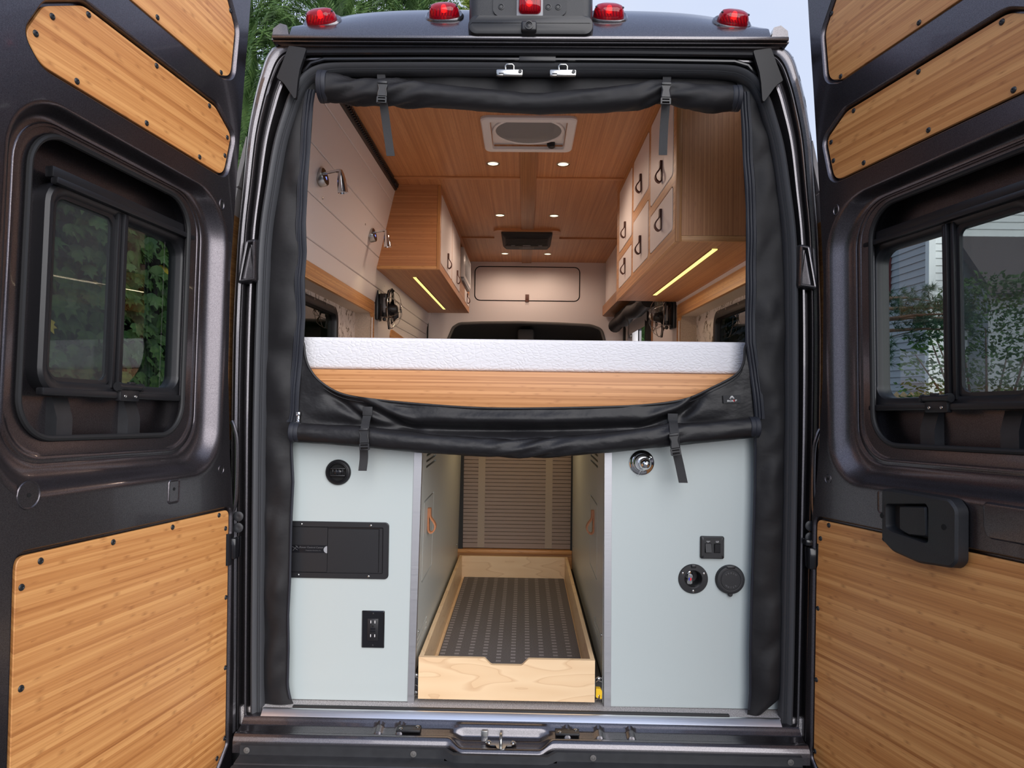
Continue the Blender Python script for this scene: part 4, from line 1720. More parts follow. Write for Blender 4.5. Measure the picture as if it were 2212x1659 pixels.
def wall_set(sx, name):
    w = thing(name, 'x', 'x')
    del w['label'], w['category']
    struct(w)
    edges = [.463, .623, .780, .941, 1.102, 1.205]

    def plank(z0, z1, y0, y1):
        g = .0012
        mb = MB()
        a0, a1 = z0 + g, z1 - g
        mb.loft([[Vector((sx * (wall_x(z) + dx), y, H0 + z)) for z, dx in ((a0, .0035), (a0 + .003, 0), (a1 - .003, 0), (a1, .0035), (a1, .014), (a0, .014))] for y in (y0, y1)], True, True, True)
        mb.build('plank', M['white_panel'], w)
    for z0, z1, ys_ in zip(edges[1:], edges[2:], (.07, .12, .30, .50)):
        plank(z0, z1, ys_, YF)
    plank(.537, .623, .07, YF if sx < 0 else 2.92)
    ys = (2.10, YF) if sx < 0 else (2.10, 2.92)
    plank(.463, .535, *ys)
    for z0, z1 in ((.303, .463), (.143, .303), (-.017, .143), (-.20, -.017), (-.93, -.20)):
        plank(z0, z1, *ys)
    # backing behind the joints
    mb = MB()
    mb.loft([[Vector((sx * (wall_x(z) + .016), y, H0 + z)) for z in (.535, .55, .9, 1.20)] for y in (.50, YF)], False)
    mb.build('backing', M['white_plastic'], w)
    return w


wl = wall_set(-1, 'wall_left')
wr = wall_set(1, 'wall_right')
for w_, sx in ((wl, -1), (wr, 1)):
    for y, z in ((.83, .80), (1.55, .865), (2.3, .66)):
        mb = MB()
        x = wall_x(z)
        mb.lathe((sx * x, y, H0 + z), (-sx, 0, 0), [(.006, 0), (.006, .002), (.003, .003)], 10)
        mb.build('snap_stud', M['steel'], w_)

# window bays beside the bed
for sx, side in ((-1, 'left'), (1, 'right')):
    b = thing('window_1' if sx < 0 else 'window_2', 'x', 'x')
    del b['label'], b['category']
    struct(b)
    fx = .897
    # bamboo trim round the bay
    mb = MB()
    frm = Fr((sx * fx, 0, H0), (0, 1, 0), (0, 0, 1), (-sx, 0, 0))
    mb.plate(frm, rpoly([(.05, .536), (2.105, .536), (2.105, -.15), (.05, -.15)], [0, .03, 0, 0]), [rpoly([(.10, .465), (2.065, .465), (2.065, -.12), (.10, -.12)], [0, .03, 0, 0])], -.012, .004)
    mb.build('bay_trim', M['bamboo_edge'], b, 'orange bamboo trim strip', grain=((0, 1, 0), (0, 0, 1), (1, 0, 0)))
    mb = MB()
    mb.box(sx * .902, sx * 1.0, .08, 2.066, H0 + .466, H0 + .472)
    mb.build('bay_soffit', M['beige'], b)
    mb = MB()
    mb.box(sx * .905, sx * 1.0, 2.064, 2.070, H0 - .15, H0 + .468)
    mb.build('bay_jamb', M['cane'], b)
    mb = MB()
    mb.box(sx * .893, sx * .899, 2.058, 2.064, H0 - .15, H0 + .44)
    mb.build('jamb_bead', M['white_plastic'], b)
    mb = MB()
    fro = Fr((sx * 1.0, 0, H0), (0, 1, 0), (0, 0, 1), (-sx, 0, 0))
    hole = rrect(.25, 1.645, -.03, .428, .06)
    mb.plate(fro, [(.05, -.20), (2.08, -.20), (2.08, .48), (.05, .48)], [hole], -.004, .002)
    mb.build('bay_lining', M['wallpaper'], b, 'torn leafy wallpaper lining')
    mb = MB()
    mb.loft([[fro.p(a_, b_, w) for a_, b_ in offset(hole, k)] for k, w in ((.016, .002), (.014, .012), (-.004, .016), (-.022, .012), (-.026, .0), (-.026, -.02), (.0, -.022))], True)
    mb.build('window_frame', M['black_plastic'], b)
    for y in (.5, .74, .98, 1.22, 1.42, 1.56):
        mb = MB()
        mb.lathe(fro.p(y, .434, .013), fro.W, [(.006, 0), (.006, .002), (.003, .003)], 10)
        mb.build('frame_bolt', M['steel'], b)
    mb = MB()
    mb.plate(fro, rrect(.23, 1.66, -.05, .445, .05), [], -.016, -.013)
    mb.build('window_pane', M['glass_dark'], b)
    for y in (.99, 1.02):
        mb = MB()
        mb.box(sx * .99, sx * 1.012, y - .010, y + .010, H0 - .04, H0 + .42)
        mb.build('window_mullion', M['black_plastic'], b)

# ceiling: bamboo boards, battens
ceil = thing('ceiling', 'x', 'x')
del ceil['label'], ceil['category']
struct(ceil)
FAN = (.005, .97, 1.39)      # roof fan: x centre, near and far edge
XS = [(-.760, .008), (.008, .760)]
YS = [(.50, 1.85), (1.85, 3.36), (3.36, YF)]
for i, (x0, x1) in enumerate(XS):
    for j, (y0, y1) in enumerate(YS):
        mb = MB()
        out = [(x0 + .001, y0 + .001), (x1 - .001, y0 + .001), (x1 - .001, y1 - .001), (x0 + .001, y1 - .001)]
        if j == 0:
            if i == 0:
                out = [(x0, y0), (x1, y0), (x1, 1.01), (FAN[0] - .17, 1.01), (FAN[0] - .17, 1.35), (x1, 1.35), (x1, y1), (x0, y1)]
            else:
                out = [(x1, y0), (x0, y0), (x0, 1.01), (FAN[0] + .17, 1.01), (FAN[0] + .17, 1.35), (x0, 1.35), (x0, y1), (x1, y1)]
        mb.plate(Fr((0, 0, ZC), (1, 0, 0), (0, 1, 0), (0, 0, -1)), out, [], -.008, 0)
        mb.build('ceiling_panel', M['bamboo'], ceil, grain=((0, 1, 0), (1, 0, 0), (0, 0, 1), (i * 3.1 + j * 1.7, 0)))


def batten(x0, x1, y0, y1, along):
    mb = MB()
    mb.box(x0, x1, y0, y1, ZC - .009, ZC + .002, .002)
    A, B = ((0, 1, 0), (1, 0, 0)) if along == 'y' else ((1, 0, 0), (0, 1, 0))
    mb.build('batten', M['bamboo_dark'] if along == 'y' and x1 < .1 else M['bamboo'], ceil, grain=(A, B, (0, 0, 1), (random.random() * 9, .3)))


batten(-.036, .052, 1.38, 3.08, 'y')
batten(-.036, .052, 3.55, YF, 'y')
batten(-.76, -.038, 1.835, 1.865, 'x')
batten(.054, .76, 1.835, 1.865, 'x')
batten(-.76, -.245, 3.35, 3.375, 'x')
batten(.255, .76, 3.35, 3.375, 'x')
batten(.735, .76, .50, YF, 'y')

# floor and front partition
mb = MB()
mb.box(-.95, .95, .006, YF, .55, .6)
floor = struct(mb.build('floor', M['carpet']))
mb = MB()
frf = Fr((0, YF, 0), (1, 0, 0), (0, 0, 1), (0, -1, 0))
arch = rpoly([(-.735, .6), (.735, .6), (.735, 1.99), (.695, 2.13), (.60, 2.165), (.3, 2.178), (-.05, 2.185), (-.4, 2.178), (-.6, 2.168), (-.655, 2.13), (-.70, 2.02), (-.735, 1.96)], [0, 0, .05, .07, .2, .3, .3, .3, .1, .05, .1, .05])
hatch_h = rrect(-.467, .498, 2.377, 2.697, .055)
# arch opening reaches the floor, so it is part of the outline
out = [(-.93, .6), (-.735, .6)] + [p for p in reversed(arch) if p[1] > .61] + [(.735, .6), (.93, .6), (.93, 2.77), (-.93, 2.77)]
mb.plate(frf, out, [hatch_h], -.016, 0)
wf_ = struct(mb.build('wall_front', M['white_panel']))
mb = MB()
mb.tube([frf.p(a, b, -.004) for a, b in reversed(arch) if b > .61], .014, 8)
mb.build('arch_trim', M['cab_grey'], wf_)
mb = MB()
mb.box(-.50, .53, YF + .02, YF + .3, 2.35, 2.72)
mb.build('hatch_recess', M['void'], wf_)
mb = MB()
mb.box(-.889, -.880, YF - .02, YF - .001, 1.5, 2.41)
mb.build('corner_cord', M['void'], wf_)

hd = thing('hatch_door', 'wide white overhead hatch with rounded corners above the cab opening', 'hatch', (.015, YF, 2.377))
mb = MB()
mb.plate(frf, offset(hatch_h, -.010), [], -.014, .001)
mb.build('panel', M['white_panel'], hd)


def leather_pull(parent, top, out, wid, L=.085, m='leather', name='pull_handle', bulge=.026, wx=.022):
    """strap folded into a hanging drop: top = fixing point, out = direction it stands off, wid = direction across the strap"""
    top, out, wid = Vector(top), Vector(out), Vector(wid)
    dn = Vector((0, 0, -1))
    prof = [(0.06, 0), (.06, .30), (.06, .52), (.06, .78), (.12, .94), (.45, 1.0), (.85, .90), (1.0, .74), (.82, .58), (.48, .44), (.30, .32), (.28, 0)]
    P = [top + out * (bulge * a) + dn * (L * b) for a, b in prof]
    mb = MB()
    mb.ribbon(spline(P, 4), wid * wx, .0050)
    h = mb.build(name, M[m], parent)
    return h


mb = MB()
mb.box(.0, .033, YF - .008, YF - .002, 2.372, 2.440, .002)
mb.tube([(.0165, YF - .006, 2.376), (.0165, YF - .022, 2.371), (.0165, YF - .012, 2.388)], .006, 6)
mb.build('pull_handle', M['leather'], hd, 'brown leather pull tab')

# cab seen through the arch
cabl = thing('cab_lining', 'dark grey cab headliner with two folded sun visors seen through the arch', 'headliner', (0, 4.5, 2.1))
mb = MB()
mb.loft([[Vector((x, y, z - .10 * (abs(x) / .85) ** 3)) for x in [-.9 + .1 * i for i in range(19)]] for y, z in ((4.40, 2.19), (4.6, 2.20), (5.0, 2.18), (5.6, 2.08), (6.2, 1.80))], False)
mb.build('liner', M['cab_grey'], cabl)
for x in (-.40, .22):
    mb = MB()
    mb.box(x - .17, x + .20, 5.35, 5.38, 1.90, 2.03, .012)
    mb.build('sun_visor', M['cab_grey'], cabl)
mb = MB()
mb.box(-.07, .09, 4.7, 5.5, 2.00, 2.16, .03)
mb.build('overhead_console', M['cab_grey'], cabl)

# right side: sliding-door opening with its posts, soffit box and rolled screen
mb = MB()
mb.box(.72, .93, 2.13, 4.30, H0 + .80, ZC - .001, .006)
sb = thing('soffit_box', 'white boxed soffit above the sliding door with brown underside', 'soffit', (.8, 3.2, H0 + .8))
mb.build('box', M['white_panel'], sb)
mb = MB()
mb.plate(Fr((0, 0, H0 + .80), (1, 0, 0), (0, 1, 0), (0, 0, -1)), rpoly([(.695, 2.13), (.93, 2.13), (.93, 4.36), (.72, 4.36), (.695, 4.30)], .01), [], 0, .085)
mb.build('underside', M['bamboo_dark'], sb, grain=((0, 1, 0), (1, 0, 0), (0, 0, 1)))
rs = thing('rolled_screen', 'black rolled-up insect screen hanging above the sliding door', 'curtain', (.80, 3.2, H0 + .62))
mb = MB()
pts = [(.80 + .008 * sin(k), 2.5 + k * .17, H0 + .625 + .01 * sin(k * 1.7)) for k in range(11)]
mb.tube(pts, [.055 + .005 * sin(k * 2.1) for k in range(11)], 14)
mb.build('roll', M['fabric'], rs)
mb = MB()
mb.box(.795, .885, 2.5, 4.25, H0 + .64, H0 + .78)
mb.build('hem', M['fabric'], rs)
mb = MB()
mb.ribbon(spline([(.745, 3.25, H0 + .66), (.752, 3.25, H0 + .60), (.775, 3.25, H0 + .55), (.775, 3.24, H0 + .48), (.78, 3.24, H0 + .43)], 4), (0, .035, 0), .002)
mb.build('strap', M['webbing'], rs)
sc = thing('side_curtain', 'black side curtain strip hanging at the sliding door post', 'curtain', (.91, 3.1, .7))
mb = MB()
mb.grid(lambda a, b: Vector((.905 + .008 * sin(a * 9), 2.97 + a * .34, .7 + b * 1.48)), 16, 10)
mb.build('cloth', M['fabric'], sc)
mb = MB()
mb.box(.895, .915, 2.925, 2.965, .6, H0 + .62, .003)
struct(mb.build('trim_1', M['bamboo_dark'], grain=((0, 0, 1), (0, 1, 0), (1, 0, 0))))
dp = thing('door_post', 'silver-white sliding door post with latch hardware, seen beyond the bed', 'door post', (.93, 4.2, .6))
for x0, x1, y0, y1 in ((.925, .955, 4.05, 4.09), (.93, .985, 4.10, 4.20), (.905, .935, 4.22, 4.30), (.915, .925, 4.30, 4.34)):
    mb = MB()
    mb.box(x0, x1, y0, y1, .62, H0 + .72, .004)
    mb.build('post', M['white_plastic'], dp)
mb = MB()
mb.box(.885, .905, 4.29, 4.345, .62, H0 + .72, .004)
mb.build('seal', M['rubber_dark'], dp)
for z in (.50, .36, .24):
    mb = MB()
    mb.box(.918, .932, 4.10, 4.15, H0 + z, H0 + z + .05, .005)
    mb.lathe((.922, 4.085, H0 + z + .02), (-1, 0, 0), [(.018, 0), (.018, .006), (.008, .008)], 14)
    mb.build('latch_plate', M['steel'], dp)

# =================================================================== BED
bd = thing('bed_platform', 'bamboo bed platform with a wide striped front board', 'bed frame', (0, .1, 1.47))
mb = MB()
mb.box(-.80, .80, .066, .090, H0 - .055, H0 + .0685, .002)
mb.build('front_board', M['bamboo_dimmed'], bd, grain=((1, 0, 0), (0, 0, 1), (0, 1, 0), (2.2, 0)))
mb = MB()
mb.box(-.885, .885, .091, 2.0, H0 + .02, H0 + .0665)
mb.build('deck', M['maple'], bd, grain=((1, 0, 0), (0, 1, 0), (0, 0, 1)))
mt = thing('mattress', 'white quilted mattress lying on the bamboo bed platform', 'mattress', (0, .1, H0 + .0695))
mb = MB()
mb.box(-.875, .875, .078, 1.98, H0 + .0695, H0 + .1675, .012, 4)
mb.build('cover', M['mattress'], mt)

# =================================================================== UPPER CABINETS
def door_leaf(parent, fr, u0, u1, v0, v1, r, m, pull, out, wid, L=.085):
    mb = MB()
    o = rrect(u0, u1, v0, v1, r, 4)
    mb.loft([[fr.p(a, b, w) for a, b in offset(o, k)] for k, w in ((0, -.012), (0, .0002), (-.0012, .0012))], True, True, True)
    d = mb.build('cabinet_door', m, parent, smooth=30)
    if pull:
        leather_pull(d, pull, out, wid, L)
    return d


# right cabinet: back end faces us, doors face the aisle
RX, RZ0, RY0, RY1 = .537, H0 + .558, .47, 2.11
rc = thing('overhead_cabinet', 'bamboo overhead cabinet on the right with six white doors and a bamboo end panel', 'cabinet', (.7, 1.3, RZ0), 'overhead cabinets')
GY = ((0, 0, 1), (1, 0, 0), (0, 1, 0))


def wall_poly(z0, z1, x0, sgn, inset=.0):
    return [(x0, z0), (wall_x(z0 - H0) - inset, z0), (wall_x(z1 - H0) - inset, z1), (x0, z1)]


frb = Fr((0, RY0, 0), (1, 0, 0), (0, 0, 1), (0, -1, 0))
mb = MB()
mb.plate(frb, wall_poly(RZ0 + .021, ZC - .001, RX + .021, 1), [], -.016, -.001)
mb.build('end_panel', M['bamboo'], rc, 'vertical-grain bamboo end panel', grain=((0, 0, 1), (1, 0, 0), (0, 1, 0), (.4, .1)))
mb = MB()
mb.box(RX, RX + .020, RY0 - .001, RY0 + .016, RZ0, ZC - .001, .0008)
mb.build('edge_strip', M['bamboo_edge'], rc, grain=((0, 0, 1), (1, 0, 0), (0, 1, 0), (1.4, .1)))
mb = MB()
mb.box(RX + .0205, .897, RY0 - .001, RY0 + .016, RZ0, RZ0 + .020, .0008)
mb.build('edge_strip', M['bamboo_edge'], rc, grain=((1, 0, 0), (0, 0, 1), (0, 1, 0), (3.4, .1)))
mb = MB()
mb.plate(Fr((0, 0, RZ0), (1, 0, 0), (0, 1, 0), (0, 0, -1)), [(RX + .0165, RY0 + .017), (.897, RY0 + .017), (.897, RY1), (RX + .0165, RY1)], [], -.014, 0)
mb.build('underside', M['bamboo'], rc, grain=((0, 1, 0), (1, 0, 0), (0, 0, 1), (5.1, 0)))
mb = MB()
mb.box(RX, .75, RY1 - .016, RY1, RZ0, ZC - .001)
mb.build('far_end', M['bamboo'], rc, grain=GY)
frd = Fr((RX, 0, H0), (0, 1, 0), (0, 0, 1), (-1, 0, 0))
cells = [(.525, .99, .614, .772), (.525, .99, .817, 1.168), (1.04, 1.475, .614, .865), (1.04, 1.475, .920, 1.168), (1.53, 2.0, .614, .772), (1.53, 2.0, .82, 1.168)]
mb = MB()
mb.plate(frd, [(RY0 + .017, .558), (RY1 - .017, .558), (RY1 - .017, 1.204), (RY0 + .017, 1.204)], [rrect(a - .004, b + .004, c - .004, d_ + .004, .024, 4) for a, b, c, d_ in cells], -.016, 0)
mb.build('face_frame', M['bamboo_edge'], rc, grain=((0, 1, 0), (0, 0, 1), (1, 0, 0), (.7, 0)))
mb = MB()
mb.box(RX + .017, RX + .020, RY0 + .03, RY1 - .03, RZ0 + .03, ZC - .02)
mb.build('carcass_back', M['void'], rc)
for (a, b, c, d_) in cells:
    up_ = d_ > 1.0
    yc = (a + b) / 2
    low = c + (.115 if up_ else .105 if b - a else 0)
    door_leaf(rc, frd, a, b, c, d_, .020, M['white_panel'], (RX - .001, yc - .02, H0 + (c + .118 if up_ else min(d_ - .03, c + .135))), (-1, 0, 0), (0, 1, 0))
mb = MB()
mb.box(.700, .722, .60, 1.83, RZ0 - .0035, RZ0 + .002, .001)
lr = thing('led_bar', 'lit yellow light strip under the right overhead cabinet', 'light', (.711, 1.2, RZ0), 'lit strips under the cabinets')
mb.build('diffuser', M['led'], lr)
for x in (.6965, .7225):
    mb = MB()
    mb.box(x, x + .003, .595, 1.835, RZ0 - .004, RZ0 + .002)
    mb.build('channel', M['bamboo_dark'], lr, grain=((0, 1, 0), (1, 0, 0), (0, 0, 1)))
lamp('led_lamp', 'AREA', (.711, 1.215, RZ0 - .006), 1.3, (1.0, .80, .55), .02, (0, 0, -1), 1.2, parent=lr)

# left cabinet
LX, LZ0, LY0, LY1 = -.497, H0 + .714, 2.0, 4.2
lc = thing('overhead_cabinet', 'dark bamboo overhead cabinet on the left with a horizontal-grain end panel', 'cabinet', (-.65, 3, LZ0), 'overhead cabinets')
frl = Fr((0, LY0, 0), (-1, 0, 0), (0, 0, 1), (0, -1, 0))
mb = MB()
mb.plate(frl, wall_poly(LZ0 + .021, ZC - .001, .497 + .019, 1), [], -.016, -.001)
mb.build('end_panel', M['bamboo'], lc, 'horizontal-grain bamboo end panel', grain=((1, 0, 0), (0, 0, 1), (0, 1, 0), (6.4, .1)))
mb = MB()
mb.box(LX - .018, LX, LY0 - .001, LY0 + .016, LZ0, ZC - .001, .0008)
mb.build('edge_strip', M['bamboo_edge'], lc, grain=((0, 0, 1), (1, 0, 0), (0, 1, 0), (2.4, .4)))
mb = MB()
mb.box(-.86, LX - .0185, LY0 - .001, LY0 + .016, LZ0, LZ0 + .020, .0008)
mb.build('edge_strip', M['bamboo_edge'], lc, grain=((1, 0, 0), (0, 0, 1), (0, 1, 0), (4.4, .1)))
mb = MB()
mb.plate(Fr((0, 0, LZ0), (1, 0, 0), (0, 1, 0), (0, 0, -1)), [(LX - .0165, LY0 + .017), (-.862, LY0 + .017), (-.862, LY1), (LX - .0165, LY1)], [], -.014, 0)
mb.build('underside', M['bamboo'], lc, grain=((0, 1, 0), (1, 0, 0), (0, 0, 1), (1.1, 0)))
frld = Fr((LX, 0, H0), (0, 1, 0), (0, 0, 1), (1, 0, 0))
lcells = [(2.05, 2.66, .762, 1.165), (2.69, 3.25, .762, 1.165), (3.72, 4.15, .762, .862)]
mb = MB()
mb.plate(frld, [(LY0 + .017, .714), (LY1, .714), (LY1, 1.204), (LY0 + .017, 1.204)], [rrect(a - .004, b + .004, c - .004, d_ + .004, .022, 4) for a, b, c, d_ in lcells] + [rrect(3.30, 4.15, .885, 1.15, .02, 4)], -.016, 0)
mb.build('face_frame', M['bamboo'], lc, grain=((0, 1, 0), (0, 0, 1), (1, 0, 0), (.7, 0)))
mb = MB()
mb.box(LX - .022, LX - .018, LY0 + .03, LY1 - .03, LZ0 + .03, ZC - .02)
mb.build('carcass_back', M['void'], lc)
for k, (a, b, c, d_) in enumerate(lcells):
    door_leaf(lc, frld, a, b, c, d_, .020, M['white_panel'], (LX + .001, (a + b) / 2 + (.05 if k < 2 else 0), H0 + c + (.125 if k < 2 else .09)), (1, 0, 0), (0, 1, 0), L=.095 if k < 2 else .085)
ap = thing('wall_appliance', 'white box-shaped appliance with grey underside built into the left cabinet', 'appliance', (LX, 3.6, H0 + .9))
mb = MB()
mb.box(LX - .014, LX + .022, 3.36, 4.05, H0 + .90, H0 + 1.13, .008)
mb.build('housing', M['white_plastic'], ap)
mb = MB()
mb.box(LX - .010, LX + .018, 3.40, 4.0, H0 + .876, H0 + .899, .003)
mb.build('vent', M['grey_plastic'], ap)
mb = MB()
mb.box(LX + .0225, LX + .024, 3.50, 3.98, H0 + .93, H0 + 1.10, .001)
mb.build('front_glass', M['grey_plastic'], ap)
mb = MB()
mb.box(-.694, -.673, 2.28, 3.91, LZ0 - .0035, LZ0 + .002, .001)
ll = thing('led_bar', 'lit yellow light strip under the left overhead cabinet', 'light', (-.683, 3.1, LZ0), 'lit strips under the cabinets')
mb.build('diffuser', M['led'], ll)
for x in (-.6975, -.673):
    mb = MB()
    mb.box(x, x + .003, 2.275, 3.915, LZ0 - .004, LZ0 + .002)
    mb.build('channel', M['bamboo_dark'], ll, grain=((0, 1, 0), (1, 0, 0), (0, 0, 1)))
lamp('led_lamp', 'AREA', (-.683, 3.1, LZ0 - .006), 1.7, (1.0, .77, .52), .02, (0, 0, -1), 1.6, parent=ll)

# =================================================================== CEILING FITTINGS
LROWS = [(1.61, ((-.178, 'left'), (.188, 'right')), 'nearest pair, by the roof fan'), (2.68, ((-.178, 'left'), (.186, 'right')), 'middle pair'), (3.98, ((-.180, 'left'), (.186, 'right')), 'farthest pair, beyond the air conditioner')]
first = None
for y, xs, wh in LROWS:
    for x, sd in xs:
        lab = f'round lit ceiling light, {sd} of the {wh}'
        if first is None:
            first = thing('ceiling_light', lab, 'light', (x, y, ZC), 'round ceiling lights')
            mb = MB()
            mb.lathe((x, y, ZC), (0, 0, -1), [(.036, -.002), (.036, .001), (.033, .0035), (.028, .003), (.027, .0015)], 28, False, False)
            mb.build('trim_ring', M['steel'], first)
            mb = MB()
            mb.lathe((x, y, ZC), (0, 0, -1), [(.0275, -.001), (.0275, .0015), (.015, .0026), (.002, .003)], 24)
            mb.build('diffuser', M['lamp_on'], first)
            t = first
        else:
            t = dup(first, (x, y, ZC), lab)
        lamp('downlight', 'SPOT', (x, y, ZC - .012), 8.5, (1.0, .75, .58), .03, (0, 0, -1), spot=170)

# roof fan
fx, fy0, fy1 = FAN
ff = thing('roof_fan', 'white square roof fan with round smoked screen set in the bamboo ceiling', 'fan', (fx, 1.18, ZC))
frc = Fr((fx, 1.18, ZC), (1, 0, 0), (0, 1, 0), (0, 0, -1))
mb = MB()
o_, i_ = rrect(-.212, .212, -.212, .212, .035, 5), rrect(-.172, .172, -.172, .172, .012, 5)
mb.loft([[frc.p(a, b, w) for a, b in l] for l, w in ((o_, -.002), (o_, .010), (offset(o_, -.006), .016), (offset(i_, .006), .018), (i_, .014), (i_, -.075))], True)
mb.build('frame', M['white_plastic'], ff)
mb = MB()
circ = [(.152 * cos(2 * pi * k / 40), .152 * sin(2 * pi * k / 40)) for k in range(40)]
mb.plate(frc, rrect(-.172, .172, -.172, .172, .01), [circ], -.024, -.014)
mb.loft([[frc.p(a * q, b * q, w) for a, b in circ] for q, w in ((1.10, -.014), (1.09, -.006), (1.03, -.004), (1.0, -.008), (1.0, -.06))], True)
mb.build('shroud', M['white_plastic'], ff)
mb = MB()
mb.lathe(frc.p(0, 0, -.010), (0, 0, 1), [(.153, 0), (.153, .001)], 40)
mb.build('screen', M['smoke'], ff)
for k in range(6):
    mb = MB()
    a = 2 * pi * k / 6
    mb.loft([[frc.p(r * cos(a + da), r * sin(a + da), w) for da, w in ((-.25, -.062), (0, -.054), (.25, -.046))] for r in (.03, .08, .14)], False)
    mb.build('blade', M['grey_plastic'], ff)
mb = MB()
mb.lathe(frc.p(0, 0, -.06), (0, 0, -1), [(.032, 0), (.030, .022), (.012, .026)], 18)
mb.build('hub', M['grey_plastic'], ff)
mb = MB()
mb.box(fx - .18, fx + .18, 1.0, 1.36, ZC + .072, ZC + .08)
mb.build('lid', M['grey_plastic'], ff)
mb = MB()
mb.box(.090, .128, -.168, -.145, -.018, .004, .005, fr=Fr((fx, 1.18, ZC), (1, 0, 0), (0, -1, 0), (0, 0, -1)))
mb.lathe(frc.p(.112, .155, .004), (0, 0, -1), [(.016, 0), (.016, .006), (.010, .010), (.004, .012)], 12)
mb.build('knob', M['black_plastic'], ff, 'black crank knob')

# ceiling air conditioner
ac = thing('air_conditioner', 'black ceiling air conditioner grille in a rounded bamboo surround', 'air conditioner', (.005, 3.3, ZC))
fra = Fr((.005, 3.34, ZC), (1, 0, 0), (0, 1, 0), (0, 0, -1))
mb = MB()
o_ = rrect(-.245, .245, -.285, .285, .06, 6)
mb.plate(fra, o_, [rrect(-.19, .19, -.235, .25, .02, 4)], -.001, .014)
mb.build('surround', M['bamboo'], ac, grain=((1, 0, 0), (0, 1, 0), (0, 0, 1)))
mb = MB()
mb.loft([[fra.p(a, b, w) for a, b in l] for l, w in ((rrect(-.188, .188, -.233, .248, .02, 4), .002), (rrect(-.186, .186, -.228, .246, .02, 4), .026), (rrect(-.165, .165, -.19, .235, .02, 4), .048))], True, True, True)
mb.build('housing', M['rubber_dark'], ac)
for k in range(9):
    v = -.17 + .024 * k
    mb = MB()
    mb.box(-.155, .155, v, v + .008, .046, .053, fr=fra)
    mb.build('louvre', M['rubber_dark'], ac)
mb = MB()
mb.box(-.06, .06, .09, .17, .0475, .056, .004, fr=fra)
mb.box(-.165, .165, .075, .082, .046, .056, fr=fra)
mb.build('control_panel', M['cab_grey'], ac)
for u0, u1, v in ((-.03, .03, .05), (-.12, -.09, .05), (.09, .12, .05), (-.03, .03, .125)):
    mb = MB()
    mb.box(u0, u1, v - .006, v + .006, .053, .0572, .001, fr=fra)
    mb.build('control_mark', M['grey_plastic'], ac)

# black logistic track along the left top corner
tk = thing('cargo_track', 'black slotted cargo track along the top of the left wall', 'track', (-.755, 1.1, ZC))
mb = MB()
mb.loft([[Vector((x, y, z)) for x, z in ((-.768, ZC - .040), (-.752, ZC - .036), (-.738, ZC - .003), (-.740, ZC), (-.775, ZC))] for y in (.5, 1.99)], True, True, True)
mb.build('rail', M['black_plastic'], tk)
mb = MB()
for k in range(58):
    y = .53 + k * .025
    mb.box(-.756, -.736, y, y + .009, ZC - .030, ZC - .012, .002)
mb.build('rail_teeth', M['gloss_black'], tk, kind='stuff')

# reading lights on the left wall
def reading_light(y, z, lit, label):
    x = -wall_x(z)
    t = thing('reading_light', label, 'light', (x, y, H0 + z), 'chrome reading lights on the left wall')
    c = Vector((x, y, H0 + z))
    ax = Vector((1, -.10, .2)).normalized()
    mb = MB()
    mb.lathe(c - ax * .004, ax, [(.037, 0), (.037, .026), (.035, .029)], 28)
    mb.build('base', M['steel'], t)
    mb = MB()
    mb.lathe(c + ax * .0245, ax, [(.034, 0), (.034, .001), (.002, .0012)], 24)
    mb.build('face', M['gloss_black'], t)
    mb = MB()
    q = c + ax * .0262 + Vector((0, 0, -.012))
    mb.tube([q + Vector((0, .009 * cos(radians(a)), .011 * sin(radians(a)))) for a in range(-60, 90, 15)], .0028, 6)
    mb.build('touch_mark', M['blue_led'], t)
    j = c + ax * .075 + Vector((0, 0, .012))
    mb = MB()
    mb.cyl(c + ax * .02 + Vector((0, 0, .014)), j, .006, n=12)
    mb.lathe(j + Vector((-.004, 0, 0)), (1, 0, 0), [(.008, 0), (.008, .016)], 12)
    mb.build('arm', M['chrome'], t)
    d = Vector((.10, .04, -1)).normalized()
    mb = MB()
    mb.lathe(j + Vector((.014, 0, .0)), d, [(.006, -.004), (.012, .012), (.017, .035), (.020, .066), (.0215, .088), (.0195, .088), (.017, .08)], 22, True, False)
    mb.build('lamp_shade', M['chrome'], t)
    mb = MB()
    mb.lathe(j + Vector((.014, 0, .0)) + d * .079, d, [(.0172, 0), (.0172, .002), (.002, .004)], 18)
    mb.build('bulb', M['lamp_on'] if lit else M['white_plastic'], t)
    if lit:
        lamp('reading_beam', 'SPOT', j + d * .10, 1.4, (1.0, .78, .45), .015, d, spot=110)


reading_light(.74, .857, False, 'unlit chrome reading light nearest the rear, high on the left wall')
reading_light(1.70, .840, True, 'lit chrome reading light beside the left overhead cabinet')

